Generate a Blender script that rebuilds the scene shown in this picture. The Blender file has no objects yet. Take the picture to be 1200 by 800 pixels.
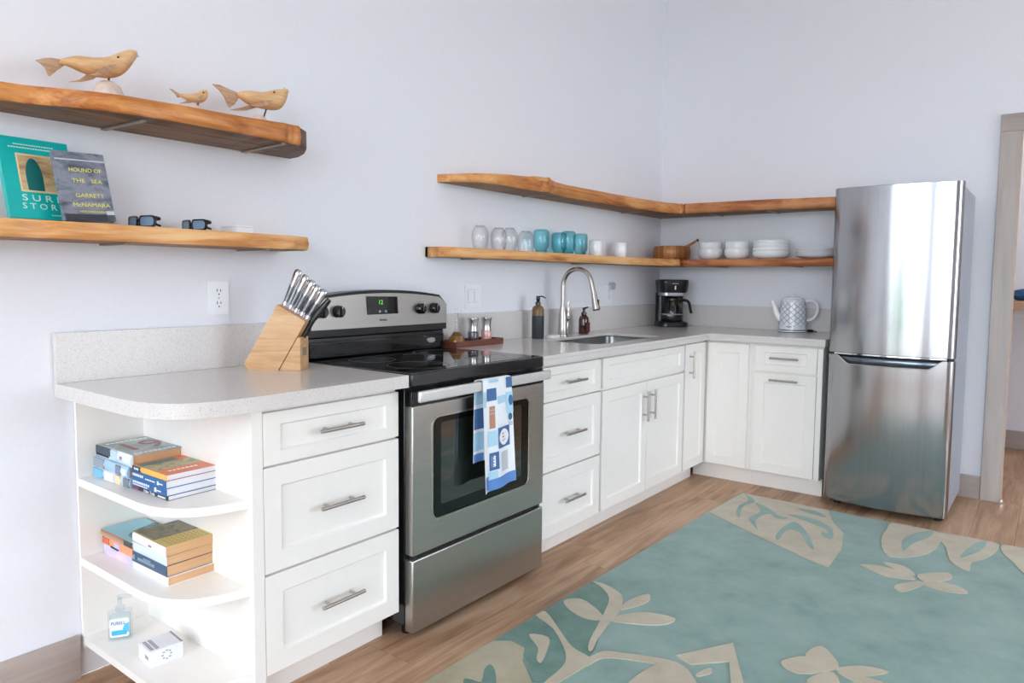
import bpy, math, random
from mathutils import Vector, Matrix
from mathutils.geometry import tessellate_polygon
random.seed(7)
S = bpy.context.scene
COL = S.collection
PI = math.pi

# ------------------------------------------------------------------ camera
CAM = Vector((-4.845, -2.3337, 1.23)); YAW, PITCH, ROLL, FPX, PX, PY = 0.6563, 0.0731, 0.0089, 838.67, -4.33, -11.04
_cy, _sy, _cp, _sp = math.cos(YAW), math.sin(YAW), math.cos(PITCH), math.sin(PITCH)
_f = Vector((_cy*_cp, _sy*_cp, -_sp)); _r0 = Vector((_sy, -_cy, 0)); _u0 = _r0.cross(_f)
_r = math.cos(ROLL)*_r0 + math.sin(ROLL)*_u0; _u = -math.sin(ROLL)*_r0 + math.cos(ROLL)*_u0
cam = bpy.data.cameras.new('camera'); cam_o = bpy.data.objects.new('camera', cam); COL.objects.link(cam_o)
m = Matrix((_r, _u, -_f)).transposed().to_4x4(); m.translation = CAM; cam_o.matrix_world = m
cam.sensor_fit = 'HORIZONTAL'; cam.sensor_width = 36; cam.lens = FPX/1200*36
cam.shift_x = -PX/1200; cam.shift_y = PY/1200; cam.clip_start = .05
S.camera = cam_o

def pix(u, v, ax, val):
    """a photo pixel meets the plane ax = val (metres)"""
    d = _f + _r*((u-600-PX)/FPX) - _u*((v-400-PY)/FPX)
    t = (val-CAM['xyz'.index(ax)])/d['xyz'.index(ax)]
    return CAM + d*t

# ------------------------------------------------------------------ world, light, exposure
W = bpy.data.worlds.new('World'); S.world = W; W.use_nodes = True
bg = W.node_tree.nodes['Background']; bg.inputs[0].default_value = (.79, .895, 1, 1); bg.inputs[1].default_value = 7.0
RX0, RY0, RZ1 = -7.6, -6.6, 3.4           # room: x RX0..0, y RY0..0
WIN1 = (-2.55, -0.35, .06, 3.1); WIN3 = (-4.9, -2.95, .06, 3.1)             # both in the wall x = RX0: y0, y1, z0, z1
WIN2 = (-2.9, -0.3, .06, 2.9)             # in the wall y = RY0: x0, x1, z0, z1
def portal(name, loc, rot, sx, sy):
    l = bpy.data.lights.new(name, 'AREA'); l.shape = 'RECTANGLE'; l.size = sx; l.size_y = sy
    l.cycles.is_portal = True
    o = bpy.data.objects.new(name, l); o.location = loc; o.rotation_euler = rot; COL.objects.link(o)
portal('daylight_portal', (RX0-.16, (WIN1[0]+WIN1[1])/2, (WIN1[2]+WIN1[3])/2), (0, -PI/2, 0), WIN1[3]-WIN1[2], WIN1[1]-WIN1[0])
portal('daylight_portal', (RX0-.16, (WIN3[0]+WIN3[1])/2, (WIN3[2]+WIN3[3])/2), (0, -PI/2, 0), WIN3[3]-WIN3[2], WIN3[1]-WIN3[0])
portal('daylight_portal', ((WIN2[0]+WIN2[1])/2, RY0-.16, (WIN2[2]+WIN2[3])/2), (PI/2, 0, 0), WIN2[1]-WIN2[0], WIN2[3]-WIN2[2])
vs = S.view_settings; S.display_settings.display_device = 'sRGB'
vs.view_transform = 'Standard'; vs.look = 'None'; vs.gamma = 1; vs.use_curve_mapping = False; vs.exposure = 0.54
S.cycles.max_bounces = 12; S.cycles.diffuse_bounces = 6; S.cycles.glossy_bounces = 5; S.cycles.transparent_max_bounces = 16
S.cycles.caustics_reflective = False; S.cycles.caustics_refractive = False
S.cycles.sample_clamp_indirect = 8

# ------------------------------------------------------------------ materials
def srgb(r, g, b):
    def c(x):
        x /= 255
        return x/12.92 if x <= .04045 else ((x+.055)/1.055)**2.4
    return (c(r), c(g), c(b), 1)
MATS = {}
def base(name):
    if name in MATS: return MATS[name], None, None, None
    mt = bpy.data.materials.new(name); mt.use_nodes = True
    nt = mt.node_tree; b = nt.nodes['Principled BSDF']; MATS[name] = mt
    return mt, nt, b, nt.links
def mix_ramp(nt, fac, cols):
    r = nt.nodes.new('ShaderNodeValToRGB'); e = r.color_ramp.elements
    while len(e) < len(cols): e.new(.5)
    for el, (p, c) in zip(e, cols): el.position = p; el.color = c
    nt.links.new(fac, r.inputs[0]); return r.outputs[0]
def coords(nt, scale=(1, 1, 1), rnd=False):
    tc = nt.nodes.new('ShaderNodeTexCoord'); mp = nt.nodes.new('ShaderNodeMapping'); mp.inputs['Scale'].default_value = scale
    out = tc.outputs['Object']
    if rnd:
        oi = nt.nodes.new('ShaderNodeObjectInfo'); va = nt.nodes.new('ShaderNodeVectorMath'); va.operation = 'MULTIPLY_ADD'
        va.inputs[1].default_value = (37, 53, 29); nt.links.new(oi.outputs['Random'], va.inputs[0])
        cx = nt.nodes.new('ShaderNodeCombineXYZ')
        for i in range(3): nt.links.new(oi.outputs['Random'], cx.inputs[i])
        nt.links.new(cx.outputs[0], va.inputs[0]); nt.links.new(out, va.inputs[2]); out = va.outputs[0]
    nt.links.new(out, mp.inputs[0]); return mp.outputs[0]
def noise(nt, vec, scale, detail=4, rough=.55, dist=0):
    n = nt.nodes.new('ShaderNodeTexNoise'); n.inputs['Scale'].default_value = scale; n.inputs['Detail'].default_value = detail
    n.inputs['Roughness'].default_value = rough; n.inputs['Distortion'].default_value = dist; nt.links.new(vec, n.inputs['Vector']); return n.outputs['Fac']
def bump(nt, b, fac, strength, dist=.002):
    bp = nt.nodes.new('ShaderNodeBump'); bp.inputs['Strength'].default_value = strength; bp.inputs['Distance'].default_value = dist
    nt.links.new(fac, bp.inputs['Height']); nt.links.new(bp.outputs[0], b.inputs['Normal'])
def plain(name, col, rough=.5, metal=0, var=.04, scale=18, bmp=0, coat=0, spec=.5, stretch=(1, 1, 1)):
    mt, nt, b, lk = base(name)
    if nt is None: return mt
    c = srgb(*col)
    v = coords(nt, stretch); f = noise(nt, v, scale)
    lo = tuple(x*(1-var) for x in c[:3])+(1,); hi = tuple(min(1, x*(1+var)) for x in c[:3])+(1,)
    lk.new(mix_ramp(nt, f, [(.3, lo), (.7, hi)]), b.inputs['Base Color'])
    b.inputs['Roughness'].default_value = rough; b.inputs['Metallic'].default_value = metal
    b.inputs['Specular IOR Level'].default_value = spec
    if coat: b.inputs['Coat Weight'].default_value = coat; b.inputs['Coat Roughness'].default_value = .08
    if bmp: bump(nt, b, f, bmp)
    return mt
def wood(name, cols, rough=.45, scale=1.0, along='x', knots=.0, bmp=.15, rnd=False, tone=0):
    mt, nt, b, lk = base(name)
    if nt is None: return mt
    st = {'x': (1.2, 14, 14), 'y': (14, 1.2, 14), 'z': (14, 14, 1.2)}[along]
    v = coords(nt, tuple(s*scale for s in st), rnd)
    f1 = noise(nt, v, 1.0, 8, .62, 1.2)
    v2 = coords(nt, tuple(s*scale*(5 if i == 'xyz'.index(along) else 9) for i, s in enumerate(st)), rnd)
    f2 = noise(nt, v2, 1.0, 3)
    v3 = coords(nt, (3*scale,)*3, rnd); f3 = noise(nt, v3, 1.0, 2)
    a = nt.nodes.new('ShaderNodeMath'); a.operation = 'MULTIPLY_ADD'; a.inputs[1].default_value = .25; lk.new(f2, a.inputs[0]); lk.new(f1, a.inputs[2])
    a2 = nt.nodes.new('ShaderNodeMath'); a2.operation = 'MULTIPLY_ADD'; a2.inputs[1].default_value = .35+knots; lk.new(f3, a2.inputs[0]); lk.new(a.outputs[0], a2.inputs[2])
    n = len(cols); lo, hi = .60, 1.0
    out = mix_ramp(nt, a2.outputs[0], [(lo+(hi-lo)*i/(n-1), srgb(*c)) for i, c in enumerate(cols)])
    if tone:
        oi = nt.nodes.new('ShaderNodeObjectInfo'); hs = nt.nodes.new('ShaderNodeHueSaturation')
        mr = nt.nodes.new('ShaderNodeMapRange'); mr.inputs[3].default_value = 1-tone; mr.inputs[4].default_value = 1+tone
        lk.new(oi.outputs['Random'], mr.inputs[0]); lk.new(mr.outputs[0], hs.inputs['Value']); lk.new(out, hs.inputs['Color']); out = hs.outputs[0]
    lk.new(out, b.inputs['Base Color']); b.inputs['Roughness'].default_value = rough
    if bmp: bump(nt, b, a.outputs[0], bmp)
    return mt
def clear(name, tint=(1, 1, 1), rough=.02, gl=1.0, ior=1.45, facing=0):
    """thin glass: a see-through sheet plus its mirror gloss"""
    mt, nt, b, lk = base(name)
    if nt is None: return mt
    nt.nodes.remove(b); out = nt.nodes['Material Output']
    t = nt.nodes.new('ShaderNodeBsdfTransparent'); t.inputs[0].default_value = (*tint, 1)
    g = nt.nodes.new('ShaderNodeBsdfGlossy'); g.inputs['Roughness'].default_value = rough; g.inputs[0].default_value = (gl, gl, gl, 1)
    lf = nt.nodes.new('ShaderNodeLayerWeight'); lf.inputs[0].default_value = .5
    pw = nt.nodes.new('ShaderNodeMath'); pw.operation = 'POWER'; pw.inputs[1].default_value = 5; lk.new(lf.outputs['Facing'], pw.inputs[0])
    f0 = ((ior-1)/(ior+1))**2
    fr = nt.nodes.new('ShaderNodeMath'); fr.operation = 'MULTIPLY_ADD'; fr.inputs[1].default_value = .6-f0; fr.inputs[2].default_value = f0; lk.new(pw.outputs[0], fr.inputs[0])
    if facing:
        lw = nt.nodes.new('ShaderNodeLayerWeight'); lw.inputs[0].default_value = .35
        mc = nt.nodes.new('ShaderNodeMix'); mc.data_type = 'RGBA'; lk.new(lw.outputs['Facing'], mc.inputs[0])
        mc.inputs[6].default_value = (*tint, 1); mc.inputs[7].default_value = (*[x**(1+facing)*.86 for x in tint], 1); lk.new(mc.outputs[2], t.inputs[0])
    mx = nt.nodes.new('ShaderNodeMixShader'); lk.new(fr.outputs[0], mx.inputs[0]); lk.new(t.outputs[0], mx.inputs[1]); lk.new(g.outputs[0], mx.inputs[2])
    lk.new(mx.outputs[0], out.inputs[0]); return mt
def glow(name, col, strength):
    mt, nt, b, lk = base(name)
    if nt is None: return mt
    b.inputs['Base Color'].default_value = srgb(*col); b.inputs['Emission Color'].default_value = srgb(*col); b.inputs['Emission Strength'].default_value = strength
    return mt
def brushed(name, col, rough=.28, along='x', aniso=0):
    mt, nt, b, lk = base(name)
    if nt is None: return mt
    st = {'x': (1, 220, 220), 'z': (220, 220, 1), 'y': (220, 1, 220)}[along]
    f = noise(nt, coords(nt, st), 1.0, 2)
    c = srgb(*col)
    lk.new(mix_ramp(nt, f, [(.25, tuple(x*.93 for x in c[:3])+(1,)), (.75, tuple(min(1, x*1.05) for x in c[:3])+(1,))]), b.inputs['Base Color'])
    mr = nt.nodes.new('ShaderNodeMapRange'); mr.inputs[3].default_value = rough*.85; mr.inputs[4].default_value = rough*1.15
    lk.new(f, mr.inputs[0]); lk.new(mr.outputs[0], b.inputs['Roughness']); b.inputs['Metallic'].default_value = 1
    return mt

WALL = plain('wall_paint', (233, 234, 240), .75, var=.012, scale=60, bmp=.03)
CEIL = plain('ceiling_paint', (240, 240, 240), .8, var=.01)
CAB = plain('cabinet_white', (243, 239, 234), .38, var=.01, scale=30)
TRIM = wood('limed_trim', [(168, 158, 152), (182, 172, 165), (192, 183, 176)], .55, .7, 'z', bmp=.08)
TRIMX = wood('limed_trim_level', [(160, 148, 142), (174, 161, 154), (186, 173, 166)], .55, .7, 'x', bmp=.08)
TRIMY = wood('limed_trim_side', [(160, 148, 142), (174, 161, 154), (186, 173, 166)], .55, .7, 'y', bmp=.08)
OAK = wood('oak_floor', [(140, 104, 76), (174, 136, 106), (194, 157, 126), (208, 175, 145)], .42, .8, 'x', bmp=.12, rnd=True, tone=.07)
SUB = plain('subfloor', (160, 124, 96), .8)
LIVE = wood('live_edge_wood', [(116, 62, 24), (176, 104, 48), (206, 138, 74), (220, 160, 98)], .42, 1.0, 'x', .1, .12)
LIVE2 = wood('live_edge_wood_golden', [(130, 74, 32), (200, 132, 72), (222, 164, 102), (232, 184, 128)], .42, 1.1, 'x', .15, .12)
LIVE3 = wood('live_edge_wood_red', [(92, 44, 18), (152, 82, 40), (182, 110, 60), (202, 136, 84)], .42, 1.1, 'x', .15, .12)
BLOCK = wood('block_wood', [(186, 138, 92), (208, 164, 118), (224, 186, 142)], .45, 1.6, 'x', bmp=.05)
BIRD = wood('bird_wood', [(196, 146, 96), (216, 172, 122), (230, 194, 150)], .5, 2.5, 'x', bmp=.05)
BIRDT = wood('bird_tail_wood', [(176, 136, 104), (202, 166, 134), (216, 184, 156)], .5, 2.5, 'x', bmp=.05)
TRAYW = wood('tray_wood', [(70, 36, 26), (100, 54, 40), (122, 70, 52)], .45, 1.5, 'x', bmp=.05)
STEEL = brushed('stainless', (188, 185, 179), .30, 'x')
FRIDGE = brushed('fridge_steel', (166, 165, 167), .15, 'z')
FRSIDE = plain('fridge_side_grey', (168, 174, 186), .4, .2, var=.02)
NICKEL = brushed('satin_nickel', (190, 184, 178), .25, 'x')
CHROME = plain('chrome', (225, 225, 228), .07, 1, var=.01)
BLACK = plain('black_enamel', (14, 15, 16), .16, var=.1, coat=.3)
BLACKM = plain('black_plastic', (15, 15, 17), .3, var=.1)
GLASSB = plain('black_glass', (7, 8, 9), .04, var=.05, spec=.6)
WHITEP = plain('white_plastic', (240, 241, 244), .35, var=.01)
CERAM = plain('white_ceramic', (240, 241, 243), .12, var=.01, coat=.4)
PAPER = plain('page_paper', (226, 220, 208), .8, var=.06, scale=3, stretch=(1, 1, 160))
PAPERT = plain('page_paper_tan', (214, 170, 128), .85, var=.07, scale=3, stretch=(1, 1, 160))
PAPERW = plain('page_paper_white', (222, 222, 226), .8, var=.06, scale=3, stretch=(1, 1, 160))
INKW = plain('print_white', (245, 245, 245), .6, var=.01)
INKD = plain('print_dark', (40, 40, 46), .6, var=.01)
INKG = plain('print_grey', (150, 152, 160), .6, var=.01)
INKY = plain('print_yellow', (232, 220, 110), .6, var=.02)
PANE = clear('window_glass', (1, 1, 1), 0, .9)
CLEAR = clear('clear_glass', (.985, .99, .995), .02, 1, 1.4, .05)
TEAL = clear('teal_glass', (.74, .93, .955), .03, 1, 1.4, .1)
def quartz():
    mt, nt, b, lk = base('quartz_counter')
    v = coords(nt); f = noise(nt, v, 260, 2, .7); g = noise(nt, v, 30, 4)
    vo = nt.nodes.new('ShaderNodeTexVoronoi'); vo.inputs['Scale'].default_value = 130; lk.new(v, vo.inputs['Vector'])
    c = mix_ramp(nt, f, [(.30, srgb(190, 183, 178)), (.42, srgb(215, 210, 207)), (.7, srgb(222, 218, 215))])
    d = mix_ramp(nt, vo.outputs['Distance'], [(.05, srgb(206, 198, 192)), (.12, (1, 1, 1, 1))])
    mx = nt.nodes.new('ShaderNodeMix'); mx.data_type = 'RGBA'; mx.blend_type = 'MULTIPLY'; mx.inputs[0].default_value = .4
    lk.new(c, mx.inputs[6]); lk.new(d, mx.inputs[7]); lk.new(mx.outputs[2], b.inputs['Base Color'])
    b.inputs['Roughness'].default_value = .16; return mt
QUARTZ = quartz()

# ------------------------------------------------------------------ mesh helpers
class MB:
    def __init__(s): s.v = []; s.f = []; s.mi = []; s.cur = 0
    def add(s, vs, fs):
        n = len(s.v); s.v += [tuple(p) for p in vs]; s.f += [tuple(i+n for i in f) for f in fs]; s.mi += [s.cur]*len(fs); return s
    def box(s, x0, x1, y0, y1, z0, z1):
        x0, x1 = sorted((x0, x1)); y0, y1 = sorted((y0, y1)); z0, z1 = sorted((z0, z1))
        return s.add([(x0,y0,z0),(x1,y0,z0),(x1,y1,z0),(x0,y1,z0),(x0,y0,z1),(x1,y0,z1),(x1,y1,z1),(x0,y1,z1)],
                     [(0,3,2,1),(4,5,6,7),(0,1,5,4),(1,2,6,5),(2,3,7,6),(3,0,4,7)])
    def rings(s, R, cap=True, closed=True):
        n = len(R[0]); vs = [p for r in R for p in r]; fs = []
        for k in range(len(R)-1):
            for i in range(n if closed else n-1):
                j = (i+1) % n; fs.append((k*n+i, k*n+j, (k+1)*n+j, (k+1)*n+i))
        if cap: fs.append(tuple(reversed(range(n)))); fs.append(tuple((len(R)-1)*n+i for i in range(n)))
        return s.add(vs, fs)
    def cyl(s, p0, p1, r0, r1=None, n=20): return s.tube([p0, p1], [r0, r0 if r1 is None else r1], n)
    def tube(s, path, r, n=14, sq=1.0):
        path = [Vector(p) for p in path]
        if not isinstance(r, (list, tuple)): r = [r]*len(path)
        R = []; prev = None
        for i, p in enumerate(path):
            t = (path[min(i+1, len(path)-1)]-path[max(i-1, 0)]).normalized()
            if prev is None:
                a = t.orthogonal() if abs(t.z) > .95 else t.cross(Vector((0, 0, 1)))
            else: a = prev - t*prev.dot(t)
            a.normalize(); b = t.cross(a); prev = a
            R.append([p + (a*math.cos(2*PI*k/n)*sq + b*math.sin(2*PI*k/n))*r[i] for k in range(n)])
        return s.rings(R)
    def lathe(s, prof, n=28, c=(0, 0, 0), sx=1, sy=1):
        R = [[(c[0]+r*sx*math.cos(2*PI*k/n), c[1]+r*sy*math.sin(2*PI*k/n), c[2]+z) for k in range(n)] for r, z in prof]
        return s.rings(R)
    def prism(s, outer, a, b, mp=None, holes=()):
        """outline (u,v) extruded in w from a to b; mp(u,v,w) -> xyz"""
        mp = mp or (lambda u, v, w: (u, v, w))
        loops = [list(outer)]+[list(h) for h in holes]
        flat = [p for l in loops for p in l]; N = len(flat)
        tris = tessellate_polygon([[Vector((p[0], p[1], 0)) for p in l] for l in loops])
        vs = [mp(p[0], p[1], a) for p in flat]+[mp(p[0], p[1], b) for p in flat]; fs = []
        for t in tris: fs.append(tuple(t)); fs.append(tuple(i+N for i in reversed(t)))
        o = 0
        for l in loops:
            n = len(l)
            for i in range(n):
                j = (i+1) % n; fs.append((o+i, o+j, o+j+N, o+i+N))
            o += n
        return s.add(vs, fs)
    def sheet(s, F, nu, nv, th=.001):
        """surface F(u,v) -> (point, normal) given a thickness"""
        g = [[F(i/nu, j/nv) for j in range(nv+1)] for i in range(nu+1)]
        A = [Vector(p) for row in g for p, n in row]; B = [Vector(p)-Vector(n)*th for row in g for p, n in row]
        M = len(A); w = nv+1; fs = []
        for i in range(nu):
            for j in range(nv):
                q = (i*w+j, (i+1)*w+j, (i+1)*w+j+1, i*w+j+1); fs.append(q); fs.append(tuple(k+M for k in reversed(q)))
        rim = [(i, 0) for i in range(nu+1)]+[(nu, j) for j in range(1, nv+1)]+[(i, nv) for i in range(nu-1, -1, -1)]+[(0, j) for j in range(nv-1, 0, -1)]
        ids = [i*w+j for i, j in rim]
        for k in range(len(ids)):
            a, b = ids[k], ids[(k+1) % len(ids)]; fs.append((b, a, a+M, b+M))
        return s.add(A+B, fs)
    def build(s, name, mats, parent=None, bevel=0, smooth=35, loc=None, rot=None, seg=2):
        me = bpy.data.meshes.new(name); me.from_pydata(s.v, [], s.f)
        import bmesh
        bm = bmesh.new(); bm.from_mesh(me); bmesh.ops.recalc_face_normals(bm, faces=bm.faces); bm.to_mesh(me); bm.free()
        if not isinstance(mats, (list, tuple)): mats = [mats]
        for mt in mats: me.materials.append(mt)
        if len(mats) > 1: me.polygons.foreach_set('material_index', s.mi)
        if smooth:
            me.polygons.foreach_set('use_smooth', [True]*len(me.polygons)); me.set_sharp_from_angle(angle=math.radians(smooth))
        me.update()
        o = bpy.data.objects.new(name, me); COL.objects.link(o)
        if parent: o.parent = parent
        if loc: o.location = loc
        if rot: o.rotation_euler = rot
        if bevel:
            b = o.modifiers.new('bevel', 'BEVEL'); b.width = bevel; b.segments = seg; b.limit_method = 'ANGLE'; b.angle_limit = math.radians(40)
        return o
def tag(o, label, cat, group=None, kind=None):
    o['label'] = label; o['category'] = cat
    if group: o['group'] = group
    if kind: o['kind'] = kind
    return o
def thing(name, label, cat, loc=(0, 0, 0), rz=0, group=None):
    o = bpy.data.objects.new(name, None); COL.objects.link(o); o.location = loc; o.rotation_euler = (0, 0, rz); o.empty_display_size = .05
    return tag(o, label, cat, group)
def struct(o, label=None):
    o['kind'] = 'structure'
    if label: o['label'] = label
    return o
def kopy(o, parent=None):
    c = o.copy(); COL.objects.link(c)
    if parent: c.parent = parent
    for ch in list(o.children): kopy(ch, c)
    return c
def rrect(x0, x1, y0, y1, r, n=5):
    out = []
    for cx, cy, a0 in ((x1-r, y1-r, 0), (x0+r, y1-r, PI/2), (x0+r, y0+r, PI), (x1-r, y0+r, 1.5*PI)):
        out += [(cx+r*math.cos(a0+PI/2*k/n), cy+r*math.sin(a0+PI/2*k/n)) for k in range(n+1)]
    return out
def ell(cx, cy, rx, ry, n=28): return [(cx+rx*math.cos(2*PI*k/n), cy+ry*math.sin(2*PI*k/n)) for k in range(n)]
def smoothline(P, k=6):
    """Catmull-Rom through the points"""
    out = []
    for i in range(len(P)-1):
        p0, p1, p2, p3 = (Vector(P[max(i-1, 0)]), Vector(P[i]), Vector(P[i+1]), Vector(P[min(i+2, len(P)-1)]))
        for j in range(k):
            t = j/k; out.append(.5*((2*p1)+(p2-p0)*t+(2*p0-5*p1+4*p2-p3)*t*t+(3*p1-p0-3*p2+p3)*t**3))
    return out+[Vector(P[-1])]
def closed_smooth(P, k=4):
    n = len(P); out = []
    for i in range(n):
        p0, p1, p2, p3 = (Vector(P[(i+d) % n]) for d in (-1, 0, 1, 2))
        for j in range(k):
            t = j/k; out.append(.5*((2*p1)+(p2-p0)*t+(2*p0-5*p1+4*p2-p3)*t*t+(3*p1-p0-3*p2+p3)*t**3))
    return out
XZ = lambda u, v, w: (u, w, v)
YZ = lambda u, v, w: (w, u, v)
def text(body, size, mat, parent, M, name='lettering', ext=.0004, width=None, xs=1.0, align='CENTER'):
    cu = bpy.data.curves.new(name, 'FONT'); cu.body = body; cu.size = size; cu.extrude = ext; cu.align_x = align; cu.align_y = 'CENTER'; cu.resolution_u = 3
    t = bpy.data.objects.new(name, cu); COL.objects.link(t)
    bpy.context.view_layer.update()
    me = bpy.data.meshes.new_from_object(t.evaluated_get(bpy.context.evaluated_depsgraph_get()))
    bpy.data.objects.remove(t); bpy.data.curves.remove(cu)
    if width:
        xsv = [v.co.x for v in me.vertices]; w = max(xsv)-min(xsv); xs = width/w
    me.transform(M @ Matrix.Diagonal((xs, 1, 1, 1)))
    me.materials.clear(); me.materials.append(mat)
    o = bpy.data.objects.new(name, me); COL.objects.link(o); o.parent = parent; return o
def frame_m(o, ex, ey):
    ex = Vector(ex).normalized(); ey = Vector(ey).normalized(); ez = ex.cross(ey)
    m = Matrix((ex, ey, ez)).transposed().to_4x4(); m.translation = Vector(o); return m

# ------------------------------------------------------------------ room shell
TH = .14
DOOR = (-3.02, -2.12, 2.062)      # doorway in wall_right: y0, y1, top
struct(MB().box(RX0-TH, 0+TH, 0, TH, 0, RZ1).build('wall_back', WALL))
rw = MB().prism([(RY0-TH, 0), (DOOR[0], 0), (DOOR[0], DOOR[2]), (DOOR[1], DOOR[2]), (DOOR[1], 0), (0, 0), (0, RZ1), (RY0-TH, RZ1)], 0, .07, YZ)
struct(rw.build('wall_right', WALL, smooth=0))
def holed(name, u0, u1, holes, a, b, mp):
    h = [[(q[0], q[2]), (q[1], q[2]), (q[1], q[3]), (q[0], q[3])] for q in holes]
    return struct(MB().prism([(u0, 0), (u1, 0), (u1, RZ1), (u0, RZ1)], a, b, mp, h).build(name, WALL, smooth=0))
holed('wall_left', RY0-TH, 0, [WIN1, WIN3], RX0-TH, RX0, YZ)
holed('wall_front', RX0, 0, [WIN2], RY0-TH, RY0, XZ)
struct(MB().box(RX0-TH, 2.4, RY0-TH, TH, RZ1, RZ1+.1).build('ceiling', CEIL))
# closet seen through the doorway
struct(MB().box(1.68, 1.68+TH, -4.0, -1.0, 0, RZ1).build('wall_closet_back', WALL))
struct(MB().box(.07, 1.68, -1.14, -1.0, 0, RZ1).build('wall_closet_left', WALL))
struct(MB().box(.07, 1.68, -4.0, -3.86, 0, RZ1).build('wall_closet_right', WALL))
struct(MB().box(1.66, 1.68, -3.86, -1.14, 0, .135).build('baseboard_closet', TRIMY, bevel=.003))
# windows
def window(name, u0, u1, z0, z1, a, b, mp, n):
    root = struct(MB().prism([(u0, z0), (u1, z0), (u1, z1), (u0, z1)], a, b, mp, [[(u0+.06, z0+.06), (u1-.06, z0+.06), (u1-.06, z1-.06), (u0+.06, z1-.06)]]).build(name, TRIM, smooth=0))
    w = (u1-u0-.12)/n
    for i in range(n):
        x = u0+.06+i*w
        sash = MB().prism([(x, z0+.06), (x+w, z0+.06), (x+w, z1-.06), (x, z1-.06)], a+.03, b-.03, mp, [[(x+.05, z0+.13), (x+w-.05, z0+.13), (x+w-.05, z1-.12), (x+.05, z1-.12)]]).build('sash', TRIM, root, smooth=0)
        MB().prism([(x+.05, z0+.13), (x+w-.05, z0+.13), (x+w-.05, z1-.12), (x+.05, z1-.12)], (a+b)/2-.003, (a+b)/2+.003, mp).build('pane', PANE, sash, smooth=0)
window('window_1', WIN1[0], WIN1[1], WIN1[2], WIN1[3], RX0-.12, RX0-.02, YZ, 3)
window('window_3', WIN3[0], WIN3[1], WIN3[2], WIN3[3], RX0-.12, RX0-.02, YZ, 2)
window('window_2', WIN2[0], WIN2[1], WIN2[2], WIN2[3], RY0-.12, RY0-.02, XZ, 4)
# floor: a bed with separate planks
fl = struct(MB().box(RX0, 1.68, RY0, 0, -.08, -.012).build('floor', SUB))
PW = .185; y = 0; row = 0
LENS = (1.22, 1.52, 1.83); PM = {}
for L in LENS:
    PM[L] = MB().box(.0006, L-.0006, -PW+.0006, -.0006, -.013, 0)
PROTO = {}
def plank(L, x, y):
    if L not in PROTO:
        me = PM[L].build('plank', OAK, fl, smooth=0); PROTO[L] = me; me.location = (x, y, 0)
        return
    o = PROTO[L].copy(); COL.objects.link(o); o.location = (x, y, 0)
while y > -4.6:
    x = -5.2-random.random()*1.2
    while x < -.02:
        L = random.choice(LENS)
        if x+L > 0:
            MB().box(.0006, -x, -PW+.0006, -.0006, -.013, 0).build('plank', OAK, fl, smooth=0).location = (x, y, 0)
        else: plank(L, x, y)
        x += L
    row += 1; y -= PW
yy = -1.11
while yy > -3.9:
    MB().box(.0, 1.68, -PW+.0006, -.0006, -.013, 0).build('plank', OAK, fl, smooth=0).location = (0, yy, 0); yy -= PW
struct(MB().box(-60, 60, -60, 60, -.5, -.3).build('ground', plain('pale_paving', (200, 197, 192), .9, var=.08, scale=.8)))
sh = thing('garden_shrub', 'green leafy shrub outside the window, mirrored faintly in the fridge door', 'shrub', (-11.2, -.75, -.3))
LEAFG = plain('leaf_green', (92, 132, 72), .6, var=.4, scale=9)
MB().cyl((0, 0, 0), (0, 0, .7), .06, .04, 10).build('trunk', plain('bark', (96, 76, 58), .9), sh)
lf_ = MB()
for _ in range(1400):
    a_, t_ = random.random()*2*PI, random.random(); zz = .35+1.95*t_; rr_ = .72*math.sqrt(max(.02, 1-((t_-.4)/.62)**2))*(.55+.45*random.random())
    cx_ = Vector((rr_*math.cos(a_), rr_*math.sin(a_), zz)); e1 = Vector((random.uniform(-1, 1), random.uniform(-1, 1), random.uniform(-.4, 1))).normalized()*.09; e2 = e1.cross(Vector((random.random(), random.random(), .3))).normalized()*.035
    lf_.add([cx_-e1, cx_-e2, cx_+e1, cx_+e2], [(0, 1, 2, 3)])
lf_.build('foliage', LEAFG, sh, smooth=0)['kind'] = 'stuff'
# baseboards and door casing
struct(MB().box(RX0, -3.966, -.02, 0, 0, .134).build('baseboard_back', TRIMX, bevel=.002))
struct(MB().box(-.018, 0, -2.025, -1.36, 0, .132).build('baseboard_right', TRIMY, bevel=.002))
struct(MB().box(-.018, 0, RY0, -3.12, 0, .132).build('baseboard_right', TRIMY, bevel=.002))
tr = struct(MB().box(-.022, 0, -2.121, -2.026, 0, 2.062).build('trim_1', TRIM, bevel=.002))
MB().box(-.022, 0, -3.115, -2.026, 2.0625, 2.158).build('head_casing', TRIMY, tr, bevel=.002)
MB().box(-.022, 0, -3.115, -3.02, 0, 2.062).build('side_casing', TRIM, tr, bevel=.002)
jm = plain('jamb_wood', (196, 170, 152), .5)
MB().box(0, .07, -2.126, -2.12, 0, 2.062).build('jamb', jm, tr, bevel=.001)
MB().box(0, .07, -3.02, -3.014, 0, 2.062).build('jamb', jm, tr, bevel=.001)
MB().box(-.030, -.006, -2.135, -2.122, .004, .022).build('hinge_pin', CHROME, tr, bevel=.001)
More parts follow.
